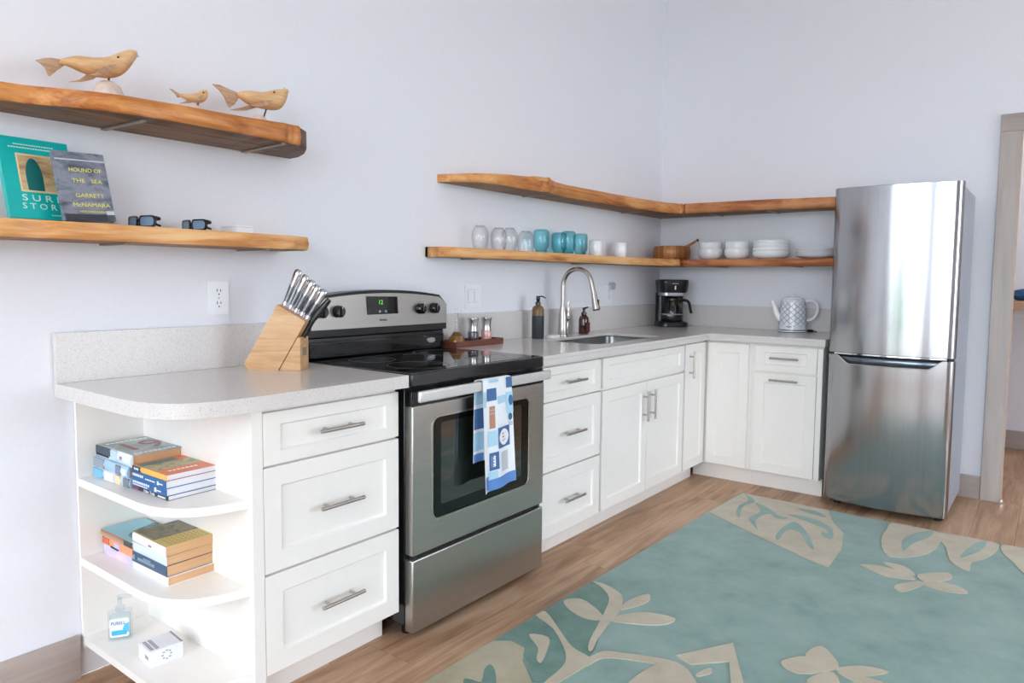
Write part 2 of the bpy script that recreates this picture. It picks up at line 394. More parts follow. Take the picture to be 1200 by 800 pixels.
# closet shelf with blue fabric, unseen ceiling lamp added to brighten the closet
cs = thing('closet_shelf', 'pale wooden closet shelf seen through the doorway', 'shelf', (1.35, -2.5, 0))
z = pix(1190, 353, 'x', 1.35).z; z0 = pix(1190, 363, 'x', 1.35).z
MB().box(0, .33, -1.3, 1.3, z0, z).build('board', plain('closet_shelf_wood', (190, 150, 118), .5), cs, bevel=.003)
MB().box(.3, .33, -1.3, 1.3, z0-.06, z0).build('cleat', WHITEP, cs)
fb = MB(); pr = [(0, 0), (.10, .005), (.12, .04), (.11, .075), (.07, .095), (0, .098)]
fb.lathe([(r, zz) for r, zz in pr], 20, (0, 0, 0), 1, 2.2)
fo = fb.build('folded_cloth', plain('blue_cloth', (38, 82, 122), .9, var=.35, scale=40, bmp=.6), None, loc=(1.50, -2.30, z))
tag(fo, 'dark blue folded cloth lying on the closet shelf beyond the doorway', 'cloth')
cl = thing('closet_fill_lamp', 'round white ceiling lamp, unseen, added to brighten the closet beyond the doorway', 'lamp', (.9, -2.4, RZ1))
MB().lathe([(.16, 0), (.16, -.03), (.15, -.035)], 28).build('base', WHITEP, cl)
MB().lathe([(.14, -.03), (.13, -.07), (.08, -.1), (.001, -.11)], 28).build('shade', glow('lamp_shade', (255, 248, 240), 45), cl)

# ------------------------------------------------------------------ cabinets
ZC, ZB, ZT = .914, .8735, .105        # counter top, underside, toe kick height
YF = -.602                            # carcass front; drawer fronts stand 20 mm proud
def shaker(w, h, t=.02, rail=.056, rec=.009):
    """front in local x 0..w, z 0..h, face at y = -t"""
    b = MB(); r = rail if h > .2 else .036
    O = [(0, 0), (w, 0), (w, h), (0, h)]; I = [(rail, r), (w-rail, r), (w-rail, h-r), (rail, h-r)]
    e = .004; J = [(rail+e, r+e), (w-rail-e, r+e), (w-rail-e, h-r-e), (rail+e, h-r-e)]
    v = [(x, 0, z) for x, z in O]+[(x, -t, z) for x, z in O]+[(x, -t, z) for x, z in I]+[(x, -t+rec, z) for x, z in J]
    f = [(0, 1, 2, 3)]
    for i in range(4):
        j = (i+1) % 4; f += [(i, j, 4+j, 4+i), (4+i, 4+j, 8+j, 8+i), (8+i, 8+j, 12+j, 12+i)]
    f.append((12, 13, 14, 15)); return b.add(v, f)
def pull(parent, x, z, vert=False, L=.16, y=-.02):
    b = MB(); d = (0, 0, 1) if vert else (1, 0, 0)
    P = lambda s, yy: (x+d[0]*s, yy, z+d[2]*s)
    b.cyl(P(-L/2, y-.03), P(L/2, y-.03), .0062, n=14)
    for s in (-L*.3, L*.3): b.cyl(P(s, y), P(s, y-.03), .005, n=12)
    return b.build('handle', NICKEL, parent)
def front(root, name, x0, x1, z0, z1, handle=None):
    o = shaker(x1-x0, z1-z0).build(name, CAB, root, bevel=.0012, seg=1); o.location = (x0, YF, z0)
    if handle: pull(o, handle[0]-x0, handle[1]-z0, len(handle) > 2)
    return o
def carcass(root, x0, x1, toe=True):
    MB().box(x0, x1, YF, -.004, ZT, ZB).build('body', CAB, root)
    if toe: MB().box(x0, x1, -.535, -.52, 0, ZT).build('toe_kick', CAB, root)
ROWS = [(.710, .858), (.403, .703), (.11, .396)]
# end shelf unit
XS0, XS1 = -3.955, -3.757
es = thing('corner_shelf_unit', 'open white end shelf unit with rounded shelves below the stone counter', 'shelf unit', (XS0, 0, 0))
def shelf_outline(d=.605):
    pts = [(.1975, -.0165), (0, -.0165), (0, -.40)]
    pts += [(p.x, p.y) for p in smoothline([(0, -.40, 0), (.012, -.47, 0), (.045, -.53, 0), (.10, -.573, 0), (.1975, -d, 0)], 5)[1:]]
    return pts
SO = shelf_outline()
MB().box(0, .198, -.016, -.002, .09, ZB).build('back_panel', CAB, es)
MB().box(.198, .233, -.605, -.002, 0, ZB).build('side_panel', CAB, es, bevel=.001)
MB().box(.198, .233, -.622, -.604, .0, ZB).build('face_stile', CAB, es, bevel=.001)
for z1, t in ((.622, .024), (.376, .024), (.125, .022)):
    MB().prism(SO, z1-t, z1).build('shelf', CAB, es, bevel=.002)
# drawers left of the stove
dl = thing('drawer_cabinet', 'white three-drawer base cabinet between open end shelf and stove', 'cabinet', (0, 0, 0), group='white base cabinets')
carcass(dl, -3.7215, -3.21)
for z0, z1 in ROWS: front(dl, 'drawer', -3.72, -3.2125, z0, z1, (-3.467, (z0+z1)/2))
dr = thing('drawer_cabinet', 'white three-drawer base cabinet between stove and sink cabinet', 'cabinet', group='white base cabinets')
carcass(dr, -2.416, -1.886)
for z0, z1 in ROWS: front(dr, 'drawer', -2.41, -1.895, z0, z1, (-2.150, (z0+z1)/2))
sk = thing('sink_cabinet', 'white two-door base cabinet below the sink', 'cabinet', group='white base cabinets')
MB().box(-1.885, -.932, YF, YF+.018, ZT, ZB).build('body', CAB, sk)
MB().box(-1.885, -1.867, YF, -.004, ZT, ZB).build('side_panel', CAB, sk); MB().box(-.95, -.932, YF, -.004, ZT, ZB).build('side_panel', CAB, sk)
MB().box(-1.885, -.932, -.535, -.52, 0, ZT).build('toe_kick', CAB, sk)
front(sk, 'drawer_front', -1.874, -.943, .712, .858)
front(sk, 'door', -1.874, -1.411, .11, .70, (-1.452, .575, 1)); front(sk, 'door', -1.407, -.943, .11, .70, (-1.366, .575, 1))
nc = thing('narrow_cabinet', 'narrow white corner cabinet with one vertical handle right of sink cabinet', 'cabinet', group='white base cabinets')
carcass(nc, -.931, -.61); front(nc, 'door', -.925, -.627, .11, .86, (-.868, .74, 1))
# wall B cabinets: local x runs along -y, local y = -x side
def bthing(*a, **k):
    o = thing(*a, **k); o.rotation_euler = (0, 0, -PI/2); return o
# rotation -90: local (x,y) -> world (y, -x); so local x = -worldy, local y = worldx
cb = bthing('corner_cabinet', 'white corner cabinet with a plain handleless door beside the inner corner', 'cabinet', group='white base cabinets')
MB().box(.61, .902, YF, -.004, ZT, ZB).build('body', CAB, cb); MB().box(.52, .902, -.535, -.52, 0, ZT).build('toe_kick', CAB, cb)
front(cb, 'door', .634, .884, .11, .86)
kb = bthing('pullout_cabinet', 'white cabinet with one drawer over a pull-out door beside the fridge', 'cabinet', group='white base cabinets')
MB().box(.903, 1.302, YF, -.004, ZT, ZB).build('body', CAB, kb); MB().box(.903, 1.302, -.535, -.52, 0, ZT).build('toe_kick', CAB, kb)
front(kb, 'drawer', .922, 1.27, .712, .858, (1.096, .79)); front(kb, 'door', .922, 1.27, .11, .70, (1.096, .662))
MB().box(1.273, 1.302, YF-.02, YF, .11, .86).build('filler', CAB, kb, bevel=.001)

# ------------------------------------------------------------------ countertops
DC = .652
ct = thing('countertop', 'speckled stone countertop with rounded end left of the stove', 'countertop', group='stone countertops')
P = [(-3.195, -.002), (-4.006, -.002), (-4.006, -.42)]
P += [(p.x, p.y) for p in smoothline([(-4.006, -.42, 0), (-3.998, -.50, 0), (-3.97, -.575, 0), (-3.92, -.625, 0), (-3.85, -.648, 0), (-3.76, -DC-.006, 0)], 6)[1:]]
P += [(-3.195, -DC)]
MB().prism(P, ZB, ZC).build('slab', QUARTZ, ct, bevel=.003)
MB().box(-4.006, -3.195, -.022, -.002, ZC, 1.063).build('backsplash', QUARTZ, ct, bevel=.0015)
c2 = thing('countertop', 'long L-shaped speckled stone countertop holding the sink', 'countertop', group='stone countertops')
ZS = .898
SX0, SX1, SY0, SY1 = -1.775, -1.055, -.535, -.175
hole = rrect(SX0, SX1, SY0, SY1, .05)
MB().prism([(-2.418, -.002), (-2.418, -DC), (-DC, -DC), (-DC, -1.318), (-.002, -1.318), (-.002, -.002)], ZS, ZC, None, [hole]).build('slab', QUARTZ, c2, bevel=.002)
MB().prism([(-2.418, -DC+.035), (-2.418, -DC), (-DC, -DC), (-DC, -1.318), (-DC+.035, -1.318), (-DC+.035, -DC+.035)], ZB, ZS-.0002).build('front_edge', QUARTZ, c2, bevel=.002)
MB().box(-DC+.036, -.002, -1.318, -1.283, ZB, ZS-.0002).build('end_edge', QUARTZ, c2)
MB().box(-2.418, -.002, -.022, -.002, ZC, 1.063).build('backsplash', QUARTZ, c2, bevel=.0015)
MB().box(-.022, -.002, -1.318, -.0225, ZC, 1.063).build('backsplash', QUARTZ, c2, bevel=.0015)
# sink
si = thing('kitchen_sink', 'stainless steel undermount sink set into the stone counter', 'sink', (0, 0, 0))
b = MB(); R = []
for d, z in ((-.012, ZS-.0005), (-.012, ZS-.002), (.004, ZS-.004), (.010, ZB-.15), (.03, ZB-.19), (.06, ZB-.2)):
    R.append([(x, y, z) for x, y in rrect(SX0+d, SX1-d, SY0+d, SY1-d, .05-min(d, .0)*.5)])
b.rings(R, cap=False); n = len(R[0]); b.f.append(tuple(len(b.v)-n+i for i in range(n))); b.mi.append(0)
o = b.build('bowl', brushed('sink_steel', (150, 148, 146), .3, 'x'), si)
sm = o.modifiers.new('solid', 'SOLIDIFY'); sm.thickness = .0015; sm.offset = -1
MB().lathe([(.04, 0), (.04, .004), (.03, .006), (.001, .003)], 24, (-1.41, -.36, ZB-.2)).build('drain', CHROME, si)

# ------------------------------------------------------------------ stove
SXL, SXR = -3.186, -2.426; SW = SXR-SXL; SM = (SXL+SXR)/2
st = thing('kitchen_range', 'stainless steel electric range with black glass cooktop and raised control panel', 'stove', (SM, 0, 0))
h = SW/2
MB().box(-h, h, -.622, -.03, .05, .893).build('body', BLACK, st, bevel=.003)
for sx in (-1, 1):
    for yy in (-.58, -.1): MB().cyl((sx*(h-.05), yy, 0), (sx*(h-.05), yy, .05), .018).build('foot', BLACKM, st)
ck = MB().box(-h, h, -.655, -.03, .868, .917).build('cooktop', BLACK, st, bevel=.006, seg=3)
MB().box(-h+.012, h-.012, -.635, -.135, .9172, .9182).build('glass_top', GLASSB, ck)
for x, y, r in ((-.19, -.5, .115), (.19, -.5, .09), (-.19, -.25, .09), (.19, -.25, .115)):
    MB().prism(ell(x, y, r, r, 40), .9183, .9186, None, [ell(x, y, r-.003, r-.003, 40)]).build('burner_ring', plain('burner_grey', (70, 70, 72), .3), ck)
MB().prism([(.02, -.20), (h-.22, -.20), (h-.22, -.206), (.02, -.206)], .9183, .9186).build('burner_mark', plain('burner_grey', (70, 70, 72), .3), ck)
# control console
gy = -.118
def arc(z0, zs, zm, n=16, inset=0):
    pts = [(-h+inset, z0), (h-inset, z0)]
    for k in range(n+1):
        t = 1-2*k/n; x = t*(h-inset); zz = zs+(zm-zs)*(1-t*t)
        if abs(t) > .9: zz -= .035*((abs(t)-.9)/.1)**2*(1 if inset == 0 else .7)
        pts.append((x, zz))
    return pts
con = MB().prism(arc(1.004, 1.152, 1.183), gy+.006, -.03, XZ).build('console', BLACKM, st, bevel=.004)
MB().prism(arc(1.032, 1.144, 1.17, 16, .008), gy, gy+.006, XZ).build('control_panel', STEEL, con, bevel=.0015)
dp = MB().prism([(-.105, 1.158), (.063, 1.155), (.067, 1.083), (-.098, 1.083)], gy-.003, gy, XZ).build('display', GLASSB, con, bevel=.001)
MB().prism([(.0635, 1.156), (.070, 1.156), (.074, 1.084), (.0675, 1.084)], gy-.004, gy, XZ).build('display_trim', CHROME, con)
GREEN = glow('clock_green', (110, 220, 60), .45)
text('12', .026, GREEN, dp, frame_m((-.028, gy-.0035, 1.132), (1, 0, 0), (0, 0, 1)), 'clock_digits')
for i in range(5):
    MB().prism(ell(-.05+i*.017, 1.095, .006, .005, 12), gy-.0035, gy-.003, XZ).build('key', INKG if i % 2 else BLACKM, dp)
text('Amana', .015, INKD, con, frame_m((-.012, gy-.0006, 1.06), (1, 0, 0), (0, 0, 1)), 'lettering')
for x in (-.329, -.248, .200, .286):
    k = MB().lathe([(.001, .026), (.019, .026), (.0225, .022), (.024, .002), (.024, 0)], 24).build('knob', BLACK, con, loc=(x, gy, 1.101), rot=(PI/2, 0, 0))
    MB().box(-.005, .005, -.021, .021, .024, .032).build('grip', BLACK, k, bevel=.002)
    MB().box(-.001, .001, .012, .021, .032, .0325).build('pointer', INKW, k)
    for a in range(-4, 5):
        q = a*.55; MB().box(-.0008, .0008, -.002, .002, 0, .0005).build('tick', INKG, con, loc=(x+.031*math.sin(q), gy-.0005, 1.101+.031*math.cos(q)), rot=(PI/2, -q, 0))
lp = MB().box(-h+.004, h-.004, -.10, -.03, .917, 1.004).build('lower_console', BLACK, st, bevel=.008, seg=3)
MB().box(-h+.01, h-.01, -.104, -.10, .93, .985).build('vent_panel', GLASSB, lp, bevel=.002)
em = MB().lathe([(.0, .004), (.9, .004), (1, .002), (1, 0)], 32, (0, 0, 0), .027, .0125).build('oval_emblem', plain('emblem_silver', (196, 198, 204), .25, .8), lp, loc=(.287, -.104, .957), rot=(PI/2, 0, 0))
MB().prism(ell(0, 0, .018, .007, 24), .0042, .0047, None, [ell(0, 0, .0155, .0052, 24)]).build('emblem_ring', plain('emblem_grey', (120, 122, 130), .3, .6), em)
# oven door
DY = -.66
win = rrect(-.283, .278, .403, .757, .03)
door = MB().prism([(-h, .30), (h, .30), (h, .808), (-h, .808)], DY, -.624, XZ, [win]).build('oven_door', STEEL, st, bevel=.003)
MB().box(-h, h, DY+.003, -.624, .8085, .858).build('door_top_trim', BLACK, door, bevel=.002)
MB().prism(rrect(-.289, .284, .397, .763, .034), DY-.002, DY, XZ, [win]).build('window_trim', plain('trim_nickel', (200, 196, 186), .25, .9), door)
MB().prism(win, DY+.004, DY+.012, XZ, [rrect(-.238, .236, .445, .735, .012)]).build('window_border', plain('window_black', (10, 11, 11), .12), door)
MB().prism(rrect(-.238, .236, .445, .735, .012), DY+.0055, DY+.012, XZ).build('window_glass', plain('oven_glass', (26, 32, 28), .03, var=.05, spec=1.0, coat=1), door)
hb = MB(); hp = []
hy = -.706
hb.box(-h-.018, h-.028, hy-.009, hy+.007, .829, .866)
hnd = hb.build('handle', plain('handle_steel', (224, 224, 222), .35, .6), door, bevel=.006, seg=3)
for sx in (-h+.012, h-.03): MB().box(sx-.012, sx+.012, hy, DY, .834, .860).build('handle_post', BLACKM, hnd, bevel=.003)
MB().box(-h+.004, h-.004, -.645, -.622, .284, .300).build('door_gap', BLACKM, st)
MB().box(-h, h, DY, -.622, .032, .284).build('storage_drawer', STEEL, st, bevel=.004)
MB().box(-h+.02, h-.02, -.61, -.59, .012, .05).build('kick_plate', BLACKM, st)
MB().box(-h, h, -.652, -.622, .8585, .8675).build('vent_strip', BLACKM, st)
for i in range(3): MB().box(-.2+i*.2-.06, -.2+i*.2+.06, -.6535, -.652, .8605, .8655).build('vent_slot', BLACK, st)

# towel on the oven handle
XO = SM
tw = thing('dish_towel', 'blue and white printed dish towel hanging on the oven handle', 'towel', (-2.81, hy, .86))
TWH = plain('towel_white', (240, 243, 248), .9, var=.02, scale=200, bmp=.1)
TBL = plain('towel_blue', (98, 142, 205), .9, var=.05, scale=150); TDB = plain('towel_denim', (72, 112, 160), .9, var=.06, scale=150)
TLB = plain('towel_sky', (178, 216, 236), .9, var=.03, scale=150); TBR = plain('towel_brown', (188, 140, 116), .9, var=.06, scale=150)
TGR = plain('towel_grey', (200, 205, 212), .9, var=.03, scale=150)
def tow_front(u, v):       # u 0..1 across, v 0 top .. 1 bottom
    x = -.085+.165*u + .022*v*(u+.35)
    z = .010-.40*v - .012*v*(1-u)
    y = -.014-.004*v + .0045*math.sin(u*9+.6)*(.25+v) - (.012*v if u < .16 else 0)*(1-u/.16)
    return Vector((x, y, z))
def tow_back(u, v):
    x = -.100+.165*u - .004*v; z = .010-.30*v; y = .014+.004*math.sin(u*8)*(.3+v)
    return Vector((x, y, z))
def towel_surf(u, v):
    if v < .42:
        p = tow_back(u, 1-v/.42)
    elif v > .5:
        p = tow_front(u, (v-.5)/.5)
    else:
        t = (v-.42)/.08; a = tow_back(u, 0); c = tow_front(u, 0); p = a.lerp(c, t); p.z += .0035*math.sin(PI*t)
    return p
def wn(F):
    def G(u, v):
        e = .01; p = F(u, v); du = F(u+e, v)-F(u-e, v); dv = F(u, v+e)-F(u, v-e)
        n = dv.cross(du); n.normalize(); return p, n
    return G
MB().sheet(wn(towel_surf), 28, 60, .0016).build('cloth', TWH, tw, smooth=60)
def patch(u0, u1, v0, v1, mt, shape='rect', side='f', name='print'):
    F = tow_front if side == 'f' else tow_back; b = MB()
    def Q(u, v):
        e = .01; p = F(u, v); du = F(u+e, v)-F(u-e, v); dv = F(u, v+e)-F(u, v-e); n = du.cross(dv); n.normalize()
        if n.y > 0: n = -n
        return p+n*(.0026 if shape == 'rect' else .0034), n
    if shape == 'rect':
        b.sheet(lambda a, c: Q(u0+(u1-u0)*a, v0+(v1-v0)*c), 8, 6, .0006)
    else:
        b.sheet(lambda a, c: Q((u0+u1)/2+(u1-u0)/2*c*math.cos(2*PI*a), (v0+v1)/2+(v1-v0)/2*c*math.sin(2*PI*a)), 24, 3, .0004)
    b.build(name, mt, tw)
for a in [(0.13, 1, .90, 1, TBL), (0, .13, .86, .98, TBL), (.2, .5, 0, .03, TLB), (.12, .42, .08, .19, TDB), (.80, 1, 0, .10, TDB), (.78, 1, .14, .34, TLB),
          (.46, .74, .16, .23, TLB), (.20, .36, .24, .44, TBR), (.20, .36, .26, .32, TGR), (.46, .8, .33, .44, TWH), (.44, .86, .45, .64, TDB), (.14, .40, .46, .60, TLB),
          (.18, .44, .66, .82, TDB), (.14, .40, .83, .9, TLB), (.22, .34, .69, .79, TWH), (.52, .78, .68, .86, TGR), (.85, .97, .42, .46, TGR), (.0, .08, .1, .24, TLB)]:
    patch(*a)
patch(.47, .82, .47, .62, TWH, 'disc'); patch(.86, 1.0, .17, .27, TDB, 'disc'); patch(.84, .96, .34, .41, TDB, 'disc')
for k in range(3): patch(.56+.0*k, .74, .50+.032*k, .522+.032*k, TBR, 'disc')
for a in [(0, .35, .9, 1, TBL), (0, .35, .35, .6, TDB), (0, .35, .14, .3, TLB), (0, .35, .64, .86, TLB)]:
    patch(*a, side='b')

# ------------------------------------------------------------------ fridge
fr = thing('refrigerator', 'tall stainless steel two-door fridge with bottom freezer beside the white cabinets', 'fridge', (0, -1.64, 0))
FY = .295; FX = -.70
def bow(y): return FX - .034*(1-(y/FY)**2) + .020*max(0, (abs(y)/FY-.93)/.07)**2
MB().box(-.635, -.08, -FY+.004, FY-.004, .05, 1.712).build('body', FRSIDE, fr, bevel=.004)
def door_slab(z0, zt):
    ys = [-FY+2*FY*k/48 for k in range(49)]; b = MB(); n = len(ys)
    A = [(bow(y), y, z0) for y in ys]+[(bow(y), y, zt(y)) for y in ys]+[(-.642, y, zt(y)) for y in ys]+[(-.642, y, z0) for y in ys]
    f = []
    for i in range(n-1):
        for k in range(4):
            a, c = k*n, ((k+1) % 4)*n; f.append((a+i, a+i+1, c+i+1, c+i))
    f.append(tuple(k*n for k in range(4))); f.append(tuple(k*n+n-1 for k in (3, 2, 1, 0)))
    return b.add(A, f)
up = door_slab(.856, lambda y: 1.732).build('upper_door', FRIDGE, fr, smooth=50, bevel=.002)
def notch(y):
    t = min(1, max(0, (.255-abs(y))/.075)); t = t*t*(3-2*t); return .843-.047*t
lo = door_slab(.045, notch).build('lower_door', FRIDGE, fr, smooth=50, bevel=.0015)
b = MB()
ys = [-.262+.524*k/40 for k in range(41)]
b.sheet(lambda u, v: ((bow((u-.5)*.52)+.036-.012*math.sin(PI*v), (u-.5)*.52, .785+.064*v), (-1, 0, 0)), 30, 8, .002)
b.build('handle_pocket', plain('pocket_chrome', (110, 118, 128), .15, .9), lo)
b = MB().tube([(bow(y)-.0015, y, notch(y)+.001) for y in ys], .0022, 8); b.build('handle_lip', CHROME, lo)
b = MB(); b.prism([(bow(y)-.001, y) for y in ys]+[(bow(y)+.01, y) for y in reversed(ys)], .848, .855); b.build('door_edge', CHROME, up)
MB().box(-.66, -.64, -FY+.01, FY-.01, .846, .856).build('gasket', BLACKM, fr)
MB().box(-.642, -.635, -FY+.008, FY-.008, .06, 1.72).build('door_seal', BLACKM, fr)
MB().box(-.63, -.57, -FY+.008, -FY+.06, 1.712, 1.726).build('hinge_cover', FRSIDE, fr, bevel=.003)
MB().box(-.62, -.60, -FY+.02, FY-.02, .015, .05).build('toe_grille', BLACKM, fr)
for yy in (-FY+.05, FY-.05):
    for xx in (-.58, -.15): MB().cyl((xx, yy, 0), (xx, yy, .05), .02).build('foot', BLACKM, fr)
# badge: ring with dot, then two letters
yb = -.19; xb = bow(yb)
slope = math.atan2(bow(yb-.01)-bow(yb+.01), .02)
Mb = frame_m((xb-.0007, yb, 1.688), (-math.sin(0), -1, 0), (0, 0, 1))
BADGE = plain('badge_silver', (226, 226, 232), .3, .5)
ex = Vector((bow(yb-.03)-bow(yb+.03), -.06, 0)).normalized()
Mb = frame_m((xb-.0009, yb, 1.686), ex, (0, 0, 1))
def emit2d(outer, holes, name):
    q = MB().prism(outer, 0, .0012, lambda u, v, w: Mb @ Vector((u, v, w)), holes); q.build(name, BADGE, up, smooth=0)
emit2d(ell(0, 0, .0135, .0135, 32), [ell(0, 0, .011, .011, 32)], 'badge_ring')
emit2d(ell(-.004, .004, .002, .002, 12), [], 'badge_dot')
emit2d([(-.001, .006), (.001, .006), (.001, -.004), (.005, -.004), (.005, -.006), (-.001, -.006)], [], 'badge_stroke')
text('LG', .03, BADGE, up, Mb @ Matrix.Translation((.036, 0, .0005)), 'lettering')

# ------------------------------------------------------------------ live-edge shelves
def live_shelf(name, label, outline, z0, zt, mt, under_mt, loc=(0, 0, 0), rz=0, wob=.004, under=.02, seed=1, group='live-edge wooden shelves'):
    """outline: list of (x, y) from one wall end round the front to the other wall end (back edge at y = 0); the lower front edge is undercut"""
    rnd = random.Random(seed)
    L = smoothline([(x, y, 0) for x, y in outline], 8)
    R = {k: [] for k in range(5)}; Z1S = []
    ph = [rnd.random()*6 for _ in range(4)]
    for i, p in enumerate(L):
        d = abs(p.y); q = i/len(L)
        w = wob*(math.sin(i*.55+ph[0])+.7*math.sin(i*1.27+ph[1]))*min(1, d/.05)
        z1 = zt if not isinstance(zt, list) else next((a[1]+(b_[1]-a[1])*min(1, max(0, (p.x-a[0])/(b_[0]-a[0]))) for a, b_ in zip(zt, zt[1:]) if p.x <= b_[0]), zt[-1][1])
        Z1S.append(z1); hgt = z1-z0; e = min(1, d/.06)
        prof = [(0, 0), (w*.6-under*e*.1, .08*hgt), (w+.004*e, .45*hgt), (w*.8, .85*hgt), (w*.5-under*.35*e, hgt)]
        for k, (o, z) in enumerate(prof):
            R[k].append((p.x, min(-.0005, p.y-o+(under*.5*e if k == 0 else 0)), z0+z))
    b = MB(); n = len(L)
    vs = [p for k in range(5) for p in R[k]]; fs = []
    for k in range(4):
        for i in range(n-1): fs.append((k*n+i, k*n+i+1, (k+1)*n+i+1, (k+1)*n+i))
    # back strip, top and bottom as strips against the wall line
    B0 = [(p.x, -.0005, z0) for p in L]; B1 = [(p.x, -.0005, zz) for p, zz in zip(L, Z1S)]
    vs += B0+B1; o0 = 5*n; o1 = 6*n; bot = []
    for i in range(n-1):
        bot.append((i, o0+i, o0+i+1, i+1)); fs += [(4*n+i, 4*n+i+1, o1+i+1, o1+i), (o0+i, o1+i, o1+i+1, o0+i+1)]
    fs += [(0, n, 2*n, 3*n, 4*n, o1, o0), (n-1, o0+n-1, o1+n-1, 5*n-1, 4*n-1, 3*n-1, 2*n-1)]
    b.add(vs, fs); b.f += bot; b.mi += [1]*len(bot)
    root = thing(name, label, 'shelf', loc, rz, group)
    b.build('board', [mt, under_mt], root, smooth=50)
    return root
BOTM = wood('dark_underside', [(70, 52, 42), (104, 78, 60), (134, 102, 78), (150, 116, 88)], .6, 1.0, 'x', .1, .1)  # browns for the board undersides, darker than the front edges
BOTM2 = wood('dark_underside_warm', [(104, 72, 48), (140, 100, 68), (166, 122, 84)], .55, 1.0, 'x', .1, .1)
BRK = plain('bracket_steel', (150, 140, 128), .45, .5)
def bracket(root, x, y1, z, dx=0):
    b = MB(); b.add([(x-.008, -.002, z-.006), (x+.008, -.002, z-.006), (x+dx+.008, y1, z-.006), (x+dx-.008, y1, z-.006),
                     (x-.008, -.002, z-.0002), (x+.008, -.002, z-.0002), (x+dx+.008, y1, z-.0002), (x+dx-.008, y1, z-.0002)],
                    [(0,3,2,1),(4,5,6,7),(0,1,5,4),(1,2,6,5),(2,3,7,6),(3,0,4,7)])
    return b.build('bracket', BRK, root, bevel=.001)
ZU, ZL = 1.677, 1.330
ul = live_shelf('floating_shelf', 'thick live-edge wooden shelf carrying three carved birds', [(-4.75, -.002), (-4.70, -.09), (-4.5, -.13), (-4.16, -.16), (-4.0, -.235), (-3.85, -.277), (-3.6, -.285), (-3.42, -.278), (-3.36, -.272), (-3.322, -.262)], ZU, [(-4.8, ZU+.046), (-4.0, ZU+.047), (-3.6, ZU+.052), (-3.3, ZU+.066), (-3.1, ZU+.066)], LIVE, BOTM, seed=3, under=.01)
# sawn dark right end
MB().prism([(-3.325, -.260), (-3.262, -.215), (-3.208, -.13), (-3.180, -.06), (-3.176, -.001), (-3.325, -.001)], ZU+.0005, ZU+.064).build('end_grain', wood('end_grain_dark', [(70, 44, 30), (104, 70, 50), (134, 96, 70)], .6, 2.0, 'y'), ul, bevel=.004)
bracket(ul, -3.845, -.235, ZU, .01); bracket(ul, -3.375, -.265, ZU, -.015)
ll = live_shelf('floating_shelf', 'live-edge wooden shelf carrying two leaning books and sunglasses', [(-4.7, -.002), (-4.66, -.15), (-4.3, -.20), (-4.13, -.215), (-3.9, -.22), (-3.6, -.225), (-3.4, -.22), (-3.28, -.205), (-3.235, -.17), (-3.225, -.002)], ZL-.002, ZL+.045, LIVE2, BOTM2, seed=5, under=.008)
bracket(ll, -3.86, -.17, ZL-.002); bracket(ll, -3.40, -.18, ZL-.002)
ur = live_shelf('floating_shelf', 'upper live-edge shelf with a knot bump above the drinking glasses', [(-2.37, -.002), (-2.33, -.08), (-2.25, -.16), (-2.10, -.19), (-1.9, -.195), (-1.80, -.205), (-1.755, -.222), (-1.70, -.196), (-1.5, -.175), (-1.1, -.185), (-.65, -.215), (-.42, -.25), (-.32, -.285), (-.285, -.28), (-.005, -.002)], 1.681, [(-2.5, 1.716), (-2.33, 1.718), (-2.05, 1.738), (-1.77, 1.756), (-1.65, 1.748), (0, 1.747)], LIVE, BOTM, seed=8, under=.016)
MB().lathe([(.001, -.012), (.055, -.01), (.075, 0), (.078, .006), (.055, .011), (.001, .013)], 24, (0, 0, 0), 1.2, .42).build('knot', LIVE2, ur, loc=(-1.80, -.19, 1.742))
bracket(ur, -1.7, -.15, 1.681); bracket(ur, -.6, -.16, 1.681)
lr = live_shelf('floating_shelf', 'lower golden live-edge shelf holding glasses and teal jars', [(-2.435, -.002), (-2.445, -.05), (-2.435, -.10), (-2.3, -.135), (-1.9, -.15), (-1.5, -.16), (-1.0, -.175), (-.6, -.20), (-.38, -.255), (-.285, -.285), (-.005, -.002)], 1.331, 1.377, LIVE2, BOTM2, seed=11, under=.008)
bracket(lr, -1.2, -.14, 1.331); bracket(lr, -2.2, -.10, 1.331)
# boards on the fridge wall: local x = -world y, local y = world x
ub = live_shelf('floating_shelf', 'upper live-edge shelf above the white bowls by the fridge', [(.006, -.002), (.286, -.279), (.34, -.30), (.45, -.295), (.62, -.285), (.80, -.275), (.93, -.255), (1.05, -.225), (1.2, -.205), (1.325, -.20), (1.335, -.002)], 1.682, 1.746, LIVE3, BOTM, rz=-PI/2, seed=21, under=.016)
bracket(ub, .46, -.24, 1.682); bracket(ub, .84, -.22, 1.682)
lb = live_shelf('floating_shelf', 'lower reddish live-edge shelf holding white bowls and plates', [(.006, -.002), (.286, -.284), (.34, -.275), (.5, -.245), (.8, -.235), (1.1, -.235), (1.325, -.235), (1.335, -.002)], 1.331, 1.377, LIVE3, BOTM2, rz=-PI/2, seed=23, under=.008)
bracket(lb, .5, -.2, 1.331); bracket(lb, 1.0, -.2, 1.331)

